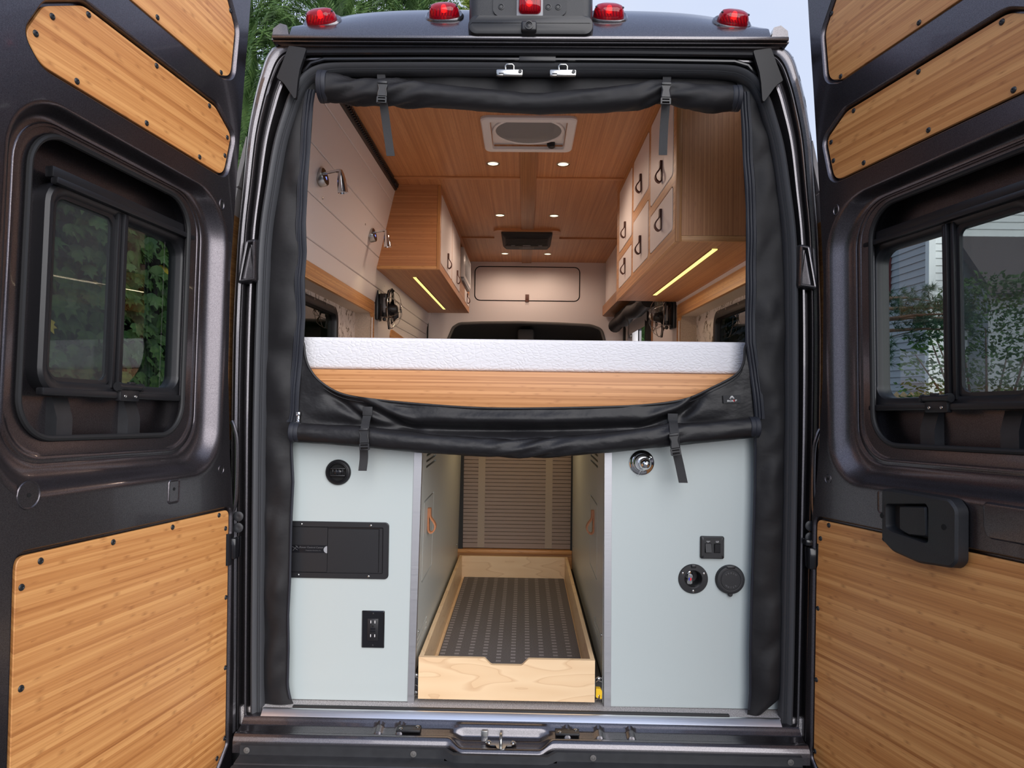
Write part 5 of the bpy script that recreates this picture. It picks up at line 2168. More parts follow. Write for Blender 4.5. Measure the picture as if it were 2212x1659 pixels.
# clip fans
def wall_fan(sx, z, label):
    x = sx * .9
    y = 2.20
    t = thing('wall_fan', label, 'fan', (x, y, H0 + z), 'small black wall fans')

    def P(a, b, c_):      # a = off the wall, b = along the van, c = up
        return Vector((x - sx * a, y + b, H0 + z + c_))
    mb = MB()
    mb.box(min(P(0, 0, 0).x, P(.022, 0, 0).x), max(P(0, 0, 0).x, P(.022, 0, 0).x), y - .055, y + .055, H0 + z - .09, H0 + z + .09, .008)
    mb.build('wall_plate', M['black_plastic'], t)
    mb = MB()
    mb.box(min(P(.018, 0, 0).x, P(.072, 0, 0).x), max(P(.018, 0, 0).x, P(.072, 0, 0).x), y - .045, y + .045, H0 + z - .072, H0 + z + .072, .012)
    mb.build('motor_box', M['gloss_black'], t)
    mb = MB()
    mb.box(min(P(.05, 0, 0).x, P(.064, 0, 0).x), max(P(.05, 0, 0).x, P(.064, 0, 0).x), y - .0465, y - .0445, H0 + z - .045, H0 + z + .045, .001)
    mb.build('label_plate', M['grey_plastic'], t)
    hub = P(.085, -.005, -.020)
    n = Vector((-sx, -.03, 0)).normalized()
    tv = Vector((0, 0, 1)).cross(n).normalized()
    # pivot arm, three-lobed head
    mb = MB()
    mb.tube([P(.06, 0, .02), P(.075, -.003, .09), P(.092, -.005, .098), P(.10, -.005, .085)], .010, 8)
    mb.build('pivot_arm', M['black_plastic'], t)
    mb = MB()
    mb.lathe(hub, n, [(.032, -.012), (.034, .0), (.030, .026), (.022, .042), (.012, .046)], 20)
    mb.build('motor', M['black_plastic'], t)
    for k in range(3):
        a = radians(90 + 120 * k)
        d = tv * cos(a) + Vector((0, 0, 1)) * sin(a)
        e = tv * -sin(a) + Vector((0, 0, 1)) * cos(a)
        mb = MB()
        mb.loft([[hub + d * r + e * (w * s_) + n * (w_ + .010 * s_) for s_, w_ in ((-1, .004), (0, .010), (1, .018))] for r, w in ((.02, .012), (.055, .040), (.095, .046), (.112, .020))], False)
        mb.build('blade', M['gloss_black'], t)
    mb = MB()
    for k in range(3):
        a = radians(-90 + 120 * k)
        d = tv * cos(a) + Vector((0, 0, 1)) * sin(a)
        mb.ribbon([hub - n * .008 + d * .02, hub - n * .012 + d * .07, hub - n * .006 + d * .122], (tv if abs(d.z) > .6 else Vector((0, 0, 1))) * .030, .008)
    mb.build('rear_strut', M['black_plastic'], t)
    # wire guard
    mb = MB()
    mb.tube([hub + (tv * cos(radians(q)) + Vector((0, 0, 1)) * sin(radians(q))) * .118 + n * .006 for q in range(0, 360, 12)], .0022, 6, closed=True)
    for k in range(6):
        a = radians(30 + 60 * k)
        d = tv * cos(a) + Vector((0, 0, 1)) * sin(a)
        mb.tube(spline([hub + d * .118 + n * .006, hub + d * .09 + n * .046, hub + d * .05 + n * .062, hub + d * .008 + n * .064], 4), .0016, 6)
    mb.lathe(hub + n * .060, n, [(.022, 0), (.024, .004), (.012, .009)], 16)
    mb.build('wire_guard', M['steel'], t)
    mb = MB()
    mb.lathe(P(.055, -.03, -.085), (0, -1, 0), [(.008, 0), (.012, .006), (.010, .014), (.002, .016)], 12)
    mb.build('clamp_knob', M['black_plastic'], t)
    return t


wall_fan(-1, .525, 'black wall fan with wire guard on the left wall by the bed')
wall_fan(1, .495, 'black wall fan with wire guard under the right overhead cabinet')
# bamboo trim end seen low on the left wall ahead of the fan
mb = MB()
mb.plate(Fr((-.897, 0, H0), (0, 1, 0), (0, 0, 1), (1, 0, 0)), rpoly([(2.62, .0), (4.2, .0), (4.2, .36), (2.66, .425), (2.62, .38)], .03), [], -.002, .006)
struct(mb.build('trim_2', M['bamboo_edge'], grain=((0, 1, 0), (0, 0, 1), (1, 0, 0))))

# =================================================================== GARAGE UNDER THE BED
YP = .060
frp = Fr((0, YP, 0), (1, 0, 0), (0, 0, 1), (0, -1, 0))
ZT = H0 - .058


def garage(sx, xw0, xw1, label, xi):
    """front panel from xw0 to xw1, aluminium edge, aisle side panel at xi"""
    g = thing('garage_cabinet', label, 'cabinet', ((xw0 + xw1) / 2, YP, .6), 'pale cabinets under the bed')
    return g


gl = garage(-1, -.80, -.336, 'pale blue-grey cabinet under the bed, left of the aisle', -.303)
gr = garage(1, .273, .80, 'pale blue-grey cabinet under the bed, right of the aisle', .248)
mb = MB()


def disc_hole(px, py, r):
    c = aty(px, py, YP)
    return [(c.x + r * cos(2 * pi * k / 32), c.z + r * sin(2 * pi * k / 32)) for k in range(32)]


mb.plate(frp, [(-.80, .603), (-.338, .603), (-.328, ZT), (-.80, ZT)], [disc_hole(731, 1020, .028)], -.016, 0)
mb.build('front_panel', M['laminate'], gl)
mb = MB()
mb.plate(frp, [(.272, .601), (.80, .603), (.80, ZT), (.266, ZT)], [disc_hole(1497, 1250, .030)], -.016, 0)
mb.build('front_panel', M['laminate'], gr)
mb = MB()
mb.plate(frp, [(-.3375, .600), (-.318, .600), (-.303, ZT), (-.3275, ZT)], [], -.018, .0025)
mb.build('edge_trim', M['alu'], gl)
mb = MB()
mb.plate(frp, [(.251, .600), (.2715, .600), (.2655, ZT), (.243, ZT)], [], -.018, .0025)
mb.build('edge_trim', M['alu'], gr)

for g, xi, sx, y_off, hb, lean in ((gl, -.3195, 1, 0.0, (.147, .390, .932, 1.190), .018), (gr, .2485, -1, .085, (.265, .508, .920, 1.172), -.005)):
    frs = Fr((xi - lean * .6, 0, 0), (0, 1, 0), (lean, 0, 1), (sx, 0, 0))
    slots = [rrect(.17 + y_off, .42 + y_off, z, z + .0075, .0036, 3) for z in (1.2915, 1.3095, 1.3275)]
    slots += [rrect(.09 + y_off * .4, .30 + y_off * .4, z, z + .006, .0028, 3) for z in (.746, .763, .780)]
    hole = rrect(hb[0], hb[1], hb[2], hb[3], .012, 4)
    mb = MB()
    mb.plate(frs, [(.0785, .602), (1.46, .602), (1.46, ZT), (.0785, ZT)], slots + [hole], -.012, 0)
    mb.build('side_panel', M['laminate_side'], g)
    mb = MB()
    mb.box(xi - sx * .032, xi - sx * .022, .09, 1.45, .62, ZT)
    mb.build('inner_lining', M['void'], g)
    mb = MB()
    mb.plate(frs, offset(hole, -.0058), [], -.010, 0)
    hd_ = mb.build('access_door', M['laminate_side'], g)
    leather_pull(hd_, frs.p((hb[0] + hb[1]) / 2 - .022, hb[3] - .036, .001), (sx, 0, 0), (0, 1, 0), .080, 'leather_tan', bulge=.024)
    for y, z in ((.115, .795), (1.36, .80)):
        mb = MB()
        mb.lathe(frs.p(y, z, 0), (sx, 0, 0), [(.005, 0), (.005, .0015), (.002, .002)], 10)
        mb.build('panel_screw', M['steel'], g)
    mb = MB()
    mb.box(xi - sx * .10, xi - sx * .012, 1.462, 1.50, .6, ZT)
    mb.build('rear_post', M['void'], g)

# tambour door at the back of the aisle
td = thing('tambour_door', 'brown roll-up slatted shutter at the back of the under-bed aisle', 'shutter', (-.03, 1.46, .76))
NS = 31
z0 = .764
for k in range(NS):
    mb = MB()
    h = .0187 if k else .026
    zz = z0 if k == 0 else z0 + .026 + (k - 1) * .0187
    mb.box(-.298, .244, 1.456, 1.464, zz + .0009, zz + h - .0011, .0008, 1)
    mb.build('slat', M['slat'], td)
for x0 in (-.222, .113):
    mb = MB()
    mb.box(x0, x0 + .0345, 1.4548, 1.457, z0 + .003, z0 + .60)
    mb.build('band', M['tape'], td)
for x, xe in ((-.322, -.2945), (.2385, .2475)):
    mb = MB()
    mb.box(x, xe, 1.440, 1.470, .76, ZT)
    mb.build('side_channel', M['rubber_dark'], td)
mb = MB()
mb.box(-.305, .247, 1.466, 1.49, .60, ZT)
mb.build('backing', M['void'], td)
mb = MB()
mb.box(-.318, .246, 1.425, 1.464, .742, .7625, .002)
mb.build('bottom_rail', M['bamboo_edge'], td, grain=((1, 0, 0), (0, 0, 1), (0, 1, 0)))
mb = MB()
mb.box(-.318, .246, 1.43, 1.46, .60, .742)
mb.build('base_board', M['bamboo_edge'], td, grain=((1, 0, 0), (0, 0, 1), (0, 1, 0)))
# the light strip under the bed deck that warms the aisle
mb = MB()
mb.box(-.25, .19, 1.06, 1.075, H0 + .012, H0 + .0195)
mb.build('led_bar', M['led'], bd)
lamp('aisle_lamp', 'AREA', (-.03, 1.068, H0 + .008), 1.2, (1.0, .74, .42), .44, (0, 0, -1), .015, parent=bd)

# pull-out drawer tray
DX0, DX1, DY0, DY1, DZ0, DZ1 = -.3055, .2225, .054, 1.405, .6145, .7385
dw = thing('drawer_tray', 'pale maple pull-out drawer tray with a notched front', 'drawer', (-.04, .7, .6))
T = .0135
mb = MB()
xm = (DX0 + DX1) / 2
mb.plate(Fr((0, DY0, 0), (1, 0, 0), (0, 0, 1), (0, -1, 0)), rpoly([(DX0, DZ0), (DX1, DZ0), (DX1, DZ1), (.0235, DZ1), (.004, DZ1 - .0195), (-.088, DZ1 - .0195), (-.108, DZ1), (DX0, DZ1)], [0, 0, 0, .008, .012, .012, .008, 0]), [], -T, 0)
mb.build('front_board', M['maple'], dw, 'maple front board with a hand notch', grain=((1, 0, 0), (0, 0, 1), (0, 1, 0), (.35, .1)))
for x0 in (DX0, DX1 - T):
    mb = MB()
    mb.box(x0, x0 + T, DY0 + T, DY1 - T, DZ0, DZ1, .0008, 1)
    mb.build('side_board', M['maple'], dw, grain=((0, 1, 0), (0, 0, 1), (1, 0, 0), (x0 * 3, .3)))
mb = MB()
mb.box(DX0, DX1, DY1 - T, DY1, DZ0, DZ1, .0008, 1)
mb.build('back_board', M['maple'], dw, grain=((1, 0, 0), (0, 0, 1), (0, 1, 0), (2.9, .7)))
mb = MB()
mb.box(DX0 + T, DX1 - T, DY0 + T, DY1 - T, DZ0 + .004, DZ0 + .016)
mb.build('bottom', M['maple'], dw, grain=((0, 1, 0), (1, 0, 0), (0, 0, 1)))
mb = MB()
mb.box(DX0 + T + .012, DX1 - T - .004, DY0 + T + .002, DY1 - T - .002, DZ0 + .0165, DZ0 + .0225, .001, 1)
tm = tag(mb.build('tray_mat', M['mat_weave']), 'dark grey woven mat with pale dashes lying in the drawer tray', 'mat')

for sx, x0, x1, lab in ((-1, -.3195, DX0 - .0005, 'zinc drawer slide on the left of the tray'), (1, DX1 + .0005, .2465, 'zinc drawer slide with a yellow release lever on the right of the tray')):
    sl = thing('drawer_slide', lab, 'drawer slide', ((x0 + x1) / 2, .06, .63), 'drawer slides')
    w = x1 - x0
    mb = MB()
    a, b = (x1, x0) if sx < 0 else (x0, x1)
    q = 1 if sx < 0 else -1
    mb.box(min(a - q * .0018, a), max(a - q * .0018, a), .062, 1.40, .628, .682)
    mb.build('inner_rail', M['steel'], sl)
    mb = MB()
    mb.box(min(b, b + q * .0018), max(b, b + q * .0018), .066, 1.42, .622, .688)
    mb.build('outer_rail', M['steel'], sl)
    mb = MB()
    for z in (.6225, .634, .652, .676, .6865):
        mb.tube([(x0 + w * .15, .060, z - .003), (x0 + w * .45, .058, z + .003), (x0 + w * .85, .060, z - .002)], .0017, 6)
    for z in (.630, .681):
        mb.lathe((x0 + w * .5, .064, z), (0, -1, 0), [(.0042, 0), (.0042, .004), (.001, .005)], 10)
    mb.build('end_curl', M['steel'], sl)
    mb = MB()
    mb.box(x0 + w * .15, x1 - w * .15, .068, 1.40, .632, .680)
    mb.build('ball_cage', M['rubber_dark'], sl)
    if sx > 0:
        mb = MB()
        fl = Fr((x0 + w * .5, .058, .640), (1, 0, 0), (0, 0, 1), (0, -1, 0))
        mb.plate(fl, rpoly([(-.0085, .016), (.004, .016), (.010, .008), (.009, -.014), (.003, -.014), (.003, -.002), (-.001, -.002), (-.001, -.012), (-.0085, -.010)], .002), [], -.02, .006)
        mb.build('release_lever', M['yellow'], sl, 'yellow plastic release lever')

# =================================================================== FITTINGS ON THE TWO FRONT PANELS
# round air outlet
P = aty(731, 1020, YP)
av = thing('air_vent', 'round black louvred air vent on the left pale panel', 'air vent', tuple(P))
mb = MB()
mb.lathe(P, (0, -1, 0), [(.0385, 0), (.0385, .004), (.036, .008), (.032, .010), (.031, .006), (.030, .0065), (.027, .009), (.0255, .004), (.0255, -.02)], 40, False, False)
mb.build('bezel', M['black_plastic'], av)
mb = MB()
mb.lathe(P + Vector((0, .0, 0)), (0, -1, 0), [(.026, .001), (.026, .0012)], 32)
mb.build('throat', M['void'], av)
for dz in (-.0095, .0115):
    mb = MB()
    mb.box(P.x - .0225, P.x + .0225, P.y - .011, P.y - .001, P.z + dz - .002, P.z + dz + .002, .0015)
    mb.build('louvre', M['black_plastic'], av)
mb = MB()
for dx in (-.016, -.006, .003, .014):
    mb.box(P.x + dx - .0015, P.x + dx + .0015, P.y - .006, P.y - .001, P.z - .009, P.z + .009, .0005)
mb.box(P.x - .012, P.x + .010, P.y - .0045, P.y - .001, P.z - .006, P.z + .006, .001)
mb.build('vane', M['gloss_black'], av)

# power control centre
fpc = frp
pc = thing('power_panel', 'black fuse panel with embossed lettering on the left pale panel', 'electrical panel', (-.56, YP, .97))
X0, X1, Z0, Z1 = -.735, -.401, .9685, 1.1385
mb = MB()
o_ = rrect(X0, X1, Z0, Z1, .012, 5)
i_ = rrect(X0 + .018, X1 - .018, Z0 + .017, Z1 - .016, .002, 5)
mb.loft([[fpc.p(a, b, w) for a, b in l] for l, w in ((o_, .0), (o_, .004), (offset(o_, -.002), .0055), (offset(i_, .001), .0055), (i_, .002), (offset(i_, -.001), .0015))], True, False, True)
mb.build('frame', M['black_plastic'], pc)
mb = MB()
mb.box(X0 + .019, -.5865, Z0 + .018, Z1 - .0175, .001, .0045, .0006, 1, fr=fpc)
mb.build('cover', M['black_plastic'], pc)
mb = MB()
mb.box(-.5855, -.4315, Z0 + .019, Z1 - .021, .001, .005, .0006, 1, fr=fpc)
mb.build('breaker_door', M['black_plastic'], pc)
mb = MB()
mb.box(-.4305, X1 - .019, Z0 + .0185, Z1 - .018, .001, .004, .0006, 1, fr=fpc)
mb.build('side_strip', M['black_plastic'], pc)
mb = MB()
mb.box(X0 + .019, -.588, 1.0445, 1.0675, .0043, .0055, .0003, 1, fr=fpc)
tb = mb.build('title_bar', M['gloss_black'], pc)
text_mesh('lettering', 'Power Control Center', fpc, -.6340, 1.0605, .0050, M['grey_mark'], tb, .0058, xs=1.12)
text_mesh('lettering', 'Progressive Dynamics, Inc.', fpc, -.6280, 1.0515, .0026, M['grey_mark'], tb, .0058, xs=1.2)
mb = MB()
cc = [(-.5866 + .0105 * cos(radians(a)), 1.0545 + .0105 * sin(radians(a))) for a in range(90, 271, 15)]
mb.plate(fpc, cc, [], .0046, .0062)
mb.build('finger_notch', M['grey_plastic'], pc)
for u, v in ((-.665, 1.130), (-.4555, 1.129), (-.672, .9775), (-.4600, .9765)):
    mb = MB()
    screw_head(mb, fpc, u, v, .0052, .0038)
    mb.build('frame_screw', M['steel'], pc)
mb = MB()
mb.ribbon([fpc.p(-.700, 1.066, .0058), fpc.p(-.688, 1.060, .0058), fpc.p(-.676, 1.052, .0058)], (.0012, 0, .0006), .0003)
mb.ribbon([fpc.p(-.690, 1.050, .0058), fpc.p(-.684, 1.058, .0058), fpc.p(-.676, 1.064, .0058)], (.0012, 0, -.0006), .0003)
mb.ribbon([fpc.p(-.682, 1.066, .0058), fpc.p(-.674, 1.058, .0058), fpc.p(-.668, 1.059, .0058)], (.0010, 0, .0006), .0003)
mb.build('emblem', M['grey_mark'], tb)

# outlet
oc = thing('wall_outlet', 'black two-socket wall outlet low on the left pale panel', 'outlet', (-.445, YP, .82))
fo = frp.at(-.4445, .8175, 0)
mb = MB()
mb.loft([[fo.p(a, b, w) for a, b in rrect(-u, u, -v, v, .002, 2)] for u, v, w in ((.0340, .0555, 0), (.0340, .0555, .0022), (.0315, .053, .005))], True, False, True)
mb.build('cover_plate', M['gloss_black'], oc)
mb = MB()
mb.box(-.0165, .0165, -.033, .033, .004, .0072, .0012, 2, fr=fo)
mb.build('receptacle', M['black_plastic'], oc)
for vc in (.0205, -.0205):
    for du in (-.0062, .0062):
        mb = MB()
        mb.box(du - .001, du + .001, vc - .001, vc + .0072, .0068, .0074, fr=fo)
        mb.build('socket_slot', M['white_mark'], oc)
for vc in (.0105, -.0300):
    mb = MB()
    mb.lathe(fo.p(0, vc, .0068), (0, -1, 0), [(.0028, 0), (.0028, .0007)], 12)
    mb.build('ground_hole', M['void'], oc)
for vc in (.0035, -.0045):
    mb = MB()
    mb.box(-.0075, .0075, vc - .003, vc + .003, .007, .0082, .0006, 1, fr=fo)
    mb.build('test_button', M['gloss_black'], oc)
for vc in (.0475, -.0475):
    mb = MB()
    screw_head(mb, fo, 0, vc, .0048, .0034, .0016)
    mb.build('plate_screw', M['black_plastic'], oc)

# shower valve
P = aty(1386, 999, YP)
sv = thing('shower_valve', 'round chrome shower valve with clear lever on the right pale panel', 'valve', tuple(P))
mb = MB()
mb.lathe(P, (0, -1, 0), [(.0375, 0), (.0370, .004), (.033, .007), (.0285, .0085), (.028, .012), (.0265, .016), (.023, .018), (.0225, .022), (.020, .026)], 44, False, True)
mb.build('escutcheon', M['chrome'], sv)
mb = MB()
k0 = P + Vector((.004, -.02, .0))
mb.lathe(k0, Vector((.02, -1, -.02)), [(.0175, 0), (.0185, .010), (.0175, .022), (.013, .031), (.006, .035), (.001, .036)], 32, True, True)
mb.build('knob', M['chrome'], sv)
mb = MB()
mb.box(-.003, .003, -.003, .004, .030, .0365, .001, 1, fr=Fr(P + Vector((.003, -.02, .008)), (1, 0, 0), (0, 0, 1), (0, -1, 0)))
mb.build('cap_mark', M['gloss_black'], sv)
mb = MB()
mb.tube([P + Vector((-.004, -.030, -.014)), P + Vector((-.013, -.034, -.028)), P + Vector((-.018, -.036, -.037))], [.0045, .0042, .0036], 10)
mb.build('lever', M['glass_clear'], sv, 'clear acrylic lever')

# switch plate
sw = thing('switch_plate', 'square black plate with two rocker switches on the right pale panel', 'switch', (.567, YP, 1.08))
P = aty(1537.5, 1182, YP)
fs = frp.at(P.x, P.z, 0)
mb = MB()
mb.loft([[fs.p(a, b, w) for a, b in rrect(-u, u, -v, v, r, 5)] for u, v, r, w in ((.0355, .0335, .005, 0), (.0355, .0335, .005, .004), (.0345, .0325, .005, .0085), (.0325, .030, .005, .0105), (.0275, .0225, .003, .0105))], True, False, True)
mb.build('cover_plate', M['black_plastic'], sw)
for u, up_ in ((-.0135, False), (.0135, True)):
    mb = MB()
    mb.box(u - .0098, u + .0098, -.0150, .0135, .0098, .0108, .0003, 1, fr=fs)
    mb.build('switch_well', M['void'], sw)
    mb = MB()
    zs = ((-.0130, .013), (-.001, .016), (.0118, .018)) if up_ else ((-.0118, .0195), (-.001, .0155), (.0125, .0125))
    mb.loft([[fs.p(u + a * .0082, v, w) for a, w in ((-1, .0105), (-1, w_), (1, w_), (1, .0105))] for v, w_ in zs], False, False, False)
    mb.face([fs.p(u - .0082, zs[0][0], .0105), fs.p(u + .0082, zs[0][0], .0105), fs.p(u + .0082, zs[0][0], zs[0][1]), fs.p(u - .0082, zs[0][0], zs[0][1])])
    mb.face([fs.p(u - .0082, zs[2][0], .0105), fs.p(u + .0082, zs[2][0], .0105), fs.p(u + .0082, zs[2][0], zs[2][1]), fs.p(u - .0082, zs[2][0], zs[2][1])])
    mb.build('rocker', M['grain_plastic'], sw)
text_mesh('lettering', 'GARAGE', fs, -.0135, .0195, .0019, M['white_mark'], sw, .0108, xs=1.1)
text_mesh('lettering', 'LTS', fs, -.0135, .0168, .0019, M['white_mark'], sw, .0108, xs=1.1)
text_mesh('lettering', 'WATER', fs, .0135, .0195, .0019, M['white_mark'], sw, .0108, xs=1.1)
text_mesh('lettering', 'PUMP', fs, .0135, .0168, .0019, M['white_mark'], sw, .0108, xs=1.1)

# open water inlet and capped inlet
P = aty(1497, 1250, YP)
wi = thing('water_inlet', 'open round black inlet with a red and blue tap inside, on the right pale panel', 'inlet', tuple(P))
fi = frp.at(P.x, P.z, 0)
mb = MB()
mb.lathe(P, (0, -1, 0), [(.0440, 0), (.0440, .003), (.0425, .005), (.027, .0055), (.0255, .0045), (.0245, -.004), (.0225, -.018), (.0215, -.040), (.002, -.0405)], 40, False, True)
mb.build('flange', M['black_plastic'], wi)
for a in (28, 152, 270):
    mb = MB()
    screw_head(mb, fi, .0355 * cos(radians(a)), .0355 * sin(radians(a)), .0052, .0040, .0016)
    mb.build('flange_screw', M['steel'], wi)
mb = MB()
mb.box(-.007, .007, .0335, .0435, .005, .010, .002, 2, fr=fi)
mb.build('hinge_tab', M['black_plastic'], wi)
mb = MB()
mb.lathe(fi.p(-.006, .004, -.036), (0, -1, 0), [(.013, 0), (.013, .012), (.008, .014), (.008, .024)], 16)
mb.lathe(fi.p(-.010, .016, -.02), (0, -1, 0), [(.006, 0), (.006, .012), (.002, .013)], 12)
mb.build('spout', M['chrome'], wi)
mb = MB()
ft = Fr(fi.p(-.0075, -.002, -.009), Vector((1, 0, -.10)).normalized(), Vector((.10, 0, 1)).normalized(), (0, -1, 0))
mb.plate(ft, rpoly([(-.0085, .010), (-.003, .013), (.0045, .010), (.0055, -.002), (.0085, -.0125), (.004, -.016), (-.006, -.016), (-.008, -.010), (-.0055, .0)], .003), [], 0, .003)
mb.build('tap_tag', M['steel'], wi)
mb = MB()
mb.plate(ft, [(.0048 * cos(radians(a)), .0048 * sin(radians(a)) - .001) for a in range(90, 271, 12)], [], .003, .0034)
mb.build('blue_dot', M['blue_mark'], wi)
mb = MB()
mb.plate(ft, [(.0048 * cos(radians(a)) + .0001, .0048 * sin(radians(a)) - .001) for a in range(-90, 91, 12)], [], .003, .0034)
mb.build('red_dot', M['red_mark'], wi)

P = aty(1576, 1251, YP)
ci = thing('capped_inlet', 'round black inlet with its hinged cap closed, on the right pale panel', 'inlet', tuple(P))
fi = frp.at(P.x, P.z, 0)
mb = MB()
mb.lathe(P, (0, -1, 0), [(.0435, 0), (.0435, .003), (.041, .005), (.002, .005)], 40, False, True)
mb.build('flange', M['black_plastic'], ci)
mb = MB()
mb.lathe(P + Vector((0, -.005, 0)), (0, -1, 0), [(.0425, 0), (.0425, .004), (.040, .008), (.034, .0095), (.030, .0088), (.0285, .0100), (.002, .0104)], 40, True, True)
mb.lathe(fi.p(0, -.043, .005), (0, -1, 0), [(.007, 0), (.007, .005), (.005, .007)], 14)
cap = mb.build('cap', M['grain_plastic'], ci)
mb = MB()
mb.box(-.013, .013, .0335, .0425, .005, .0155, .003, 2, fr=fi)
mb.build('hinge', M['black_plastic'], ci)
for txt, a0, rev in (('FRESH', 90, 1), ('WATER', 270, -1)):
    n_ = len(txt)
    for k, ch in enumerate(txt):
        a = radians(a0 + rev * (-(k - (n_ - 1) / 2) * 20))
        rr = .0215
        rot = a - pi / 2 if rev > 0 else a + pi / 2
        f2 = Fr(fi.p(rr * cos(a), rr * sin(a), 0), Vector((cos(rot), 0, sin(rot))), Vector((-sin(rot), 0, cos(rot))), (0, -1, 0))
        text_mesh('lettering', ch, f2, 0, 0, .0052, M['grey_mark'], cap, .0152, .0008)

# =================================================================== OUTSIDE
def leaf_quad(mb_v, mb_f, c, d, n, L, w):
    """a pointed leaf of four triangles, bent along its middle"""
    s_ = d.cross(n).normalized()
    i = len(mb_v)
    mb_v += [c, c + d * L * .45 + s_ * w, c + d * L, c + d * L * .45 - s_ * w, c + d * L * .5 + n * w * .35]
    mb_f += [(i, i + 1, i + 4), (i + 1, i + 2, i + 4), (i + 2, i + 3, i + 4), (i + 3, i, i + 4)]


def from_lists(name, v, f, m, parent, kind=None, label=None):
    org = ORG.get(parent.name, Vector()) if parent else Vector()
    me = bpy.data.meshes.new(name)
    me.from_pydata([tuple(p - org) for p in v], [], f)
    me.materials.append(m)
    o = bpy.data.objects.new(name, me)
    col.objects.link(o)
    if parent:
        o.parent = parent
    ORG[o.name] = org
    if kind:
        o['kind'] = kind
    if label:
        o['label'] = label
    return o


def rv(r=1.0):
    return Vector((random.uniform(-r, r), random.uniform(-r, r), random.uniform(-r, r)))


def spray(v, f, c, d, L, n_, w):
    """a flat feathery spray: a stem with leaflets forking from both sides"""
    d = d.normalized()
    up = (Vector((0, 0, 1)) + rv(.7)).normalized()
    s_ = d.cross(up).normalized()
    nn = s_.cross(d)
    for k in range(n_):
        t = k / n_
        p = c + d * L * t + Vector((0, 0, -.10 * L * t * t))
        for sg in (-1, 1):
            dd = (d + s_ * sg * .9 + rv(.2)).normalized()
            ln = L * .42 * (1 - t * .65)
            i = len(v)
            v += [p, p + dd * ln * .5 + nn * w + s_ * w * .5, p + dd * ln, p + dd * ln * .5 - nn * w - s_ * w * .5]
            f += [(i, i + 1, i + 2), (i, i + 2, i + 3)]


def cypress(x, y, h, r, label, m, n, group='evergreens behind the van'):
    t = thing('cypress_tree', label, 'tree', (x, y, 0), group)
    mb = MB()
    mb.tube([(x, y, 0), (x + .05, y, h * .5), (x, y, h * .97)], [.14, .08, .015], 8)
    mb.build('trunk', M['bark'], t)
    v, f = [], []
    for _ in range(n):
        q = random.random()
        z = h * (.25 + .75 * q)
        rr = r * (1.05 - .9 * ((z / h) ** 1.8)) * random.uniform(.55, 1.05)
        a = random.uniform(0, 2 * pi)
        d = Vector((cos(a), sin(a), random.uniform(.3, 1.1)))
        c = Vector((x + rr * cos(a), y + rr * sin(a), z))
        spray(v, f, c, d, random.uniform(.28, .55), 8, .010)
    from_lists('foliage', v, f, m, t, 'stuff')
    # solid dark heart so that the sky does not show through the crown
    mb = MB()
    mb.lathe((x, y, h * .22), (0, 0, 1), [(r * .5 * (1.05 - .9 * ((.22 + .78 * k / 8) ** 1.8)), h * .78 * k / 8) for k in range(9)], 12)
    mb.build('inner_growth', M['cypress'], t)


cypress(-4.1, 7.6, 8.5, 1.25, 'tall feathery evergreen behind the van, farthest left beside the open door', M['cypress'], 2600)
cypress(-2.75, 7.9, 8.9, 1.15, 'tall feathery evergreen behind the roof corner of the van', M['cypress'], 2400)
cypress(-1.65, 8.2, 8.0, 1.05, 'feathery evergreen behind the roof edge, third from the left', M['cypress'], 2000)
cypress(-.75, 9.6, 8.2, 1.0, 'pale yellow-green tree beside the black camera housing', M['pale_leaf'], 1600)
cypress(2.1, 9.0, 4.6, 1.3, 'evergreen seen through the sliding door window beyond the bed', M['cypress'], 1500)
cypress(-5.5, 6.6, 8.0, 1.3, 'tall evergreen behind the open left door', M['cypress'], 1500)

# ivy hedge seen through the left door window
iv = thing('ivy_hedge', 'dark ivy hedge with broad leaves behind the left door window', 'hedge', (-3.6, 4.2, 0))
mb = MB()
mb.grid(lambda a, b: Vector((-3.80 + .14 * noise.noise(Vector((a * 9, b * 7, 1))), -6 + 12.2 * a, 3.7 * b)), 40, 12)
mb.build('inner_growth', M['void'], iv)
v, f = [], []


def ivy_leaf_mesh():
    pts = [(0, -.5), (.28, -.42), (.5, -.12), (.30, .02), (.42, .30), (.16, .24), (0, .62), (-.16, .24), (-.42, .30), (-.30, .02), (-.5, -.12), (-.28, -.42)]
    me = bpy.data.meshes.new('ivy_leaf')
    vv = [(a, b, -.10 * abs(a)) for a, b in pts] + [(0, 0, .05)]
    ff = [(i, (i + 1) % 12, 12) for i in range(12)]
    me.from_pydata(vv, [], ff)
    me.shade_smooth()
    return me


leaf_me = {k: ivy_leaf_mesh() for k in ('ivy', 'ivy_yellow')}
for k in leaf_me:
    leaf_me[k].materials.append(M[k])
base_pts = [Vector(q.co) for q in leaf_me['ivy'].vertices]
base_f = [tuple(p.vertices) for p in leaf_me['ivy'].polygons]


def leaf_matrix(y, z, sc, x=-3.6):
    n = (Vector((1, -.3, .35)) + rv(.55)).normalized()
    up = (Vector((0, 0, -1)) + rv(.6)).normalized()
    a = up.cross(n).normalized()
    b = n.cross(a)
    m = Matrix((a * sc, b * sc, n * sc)).transposed().to_4x4()
    m.translation = Vector((x + random.uniform(-.10, .12), y, z))
    return m


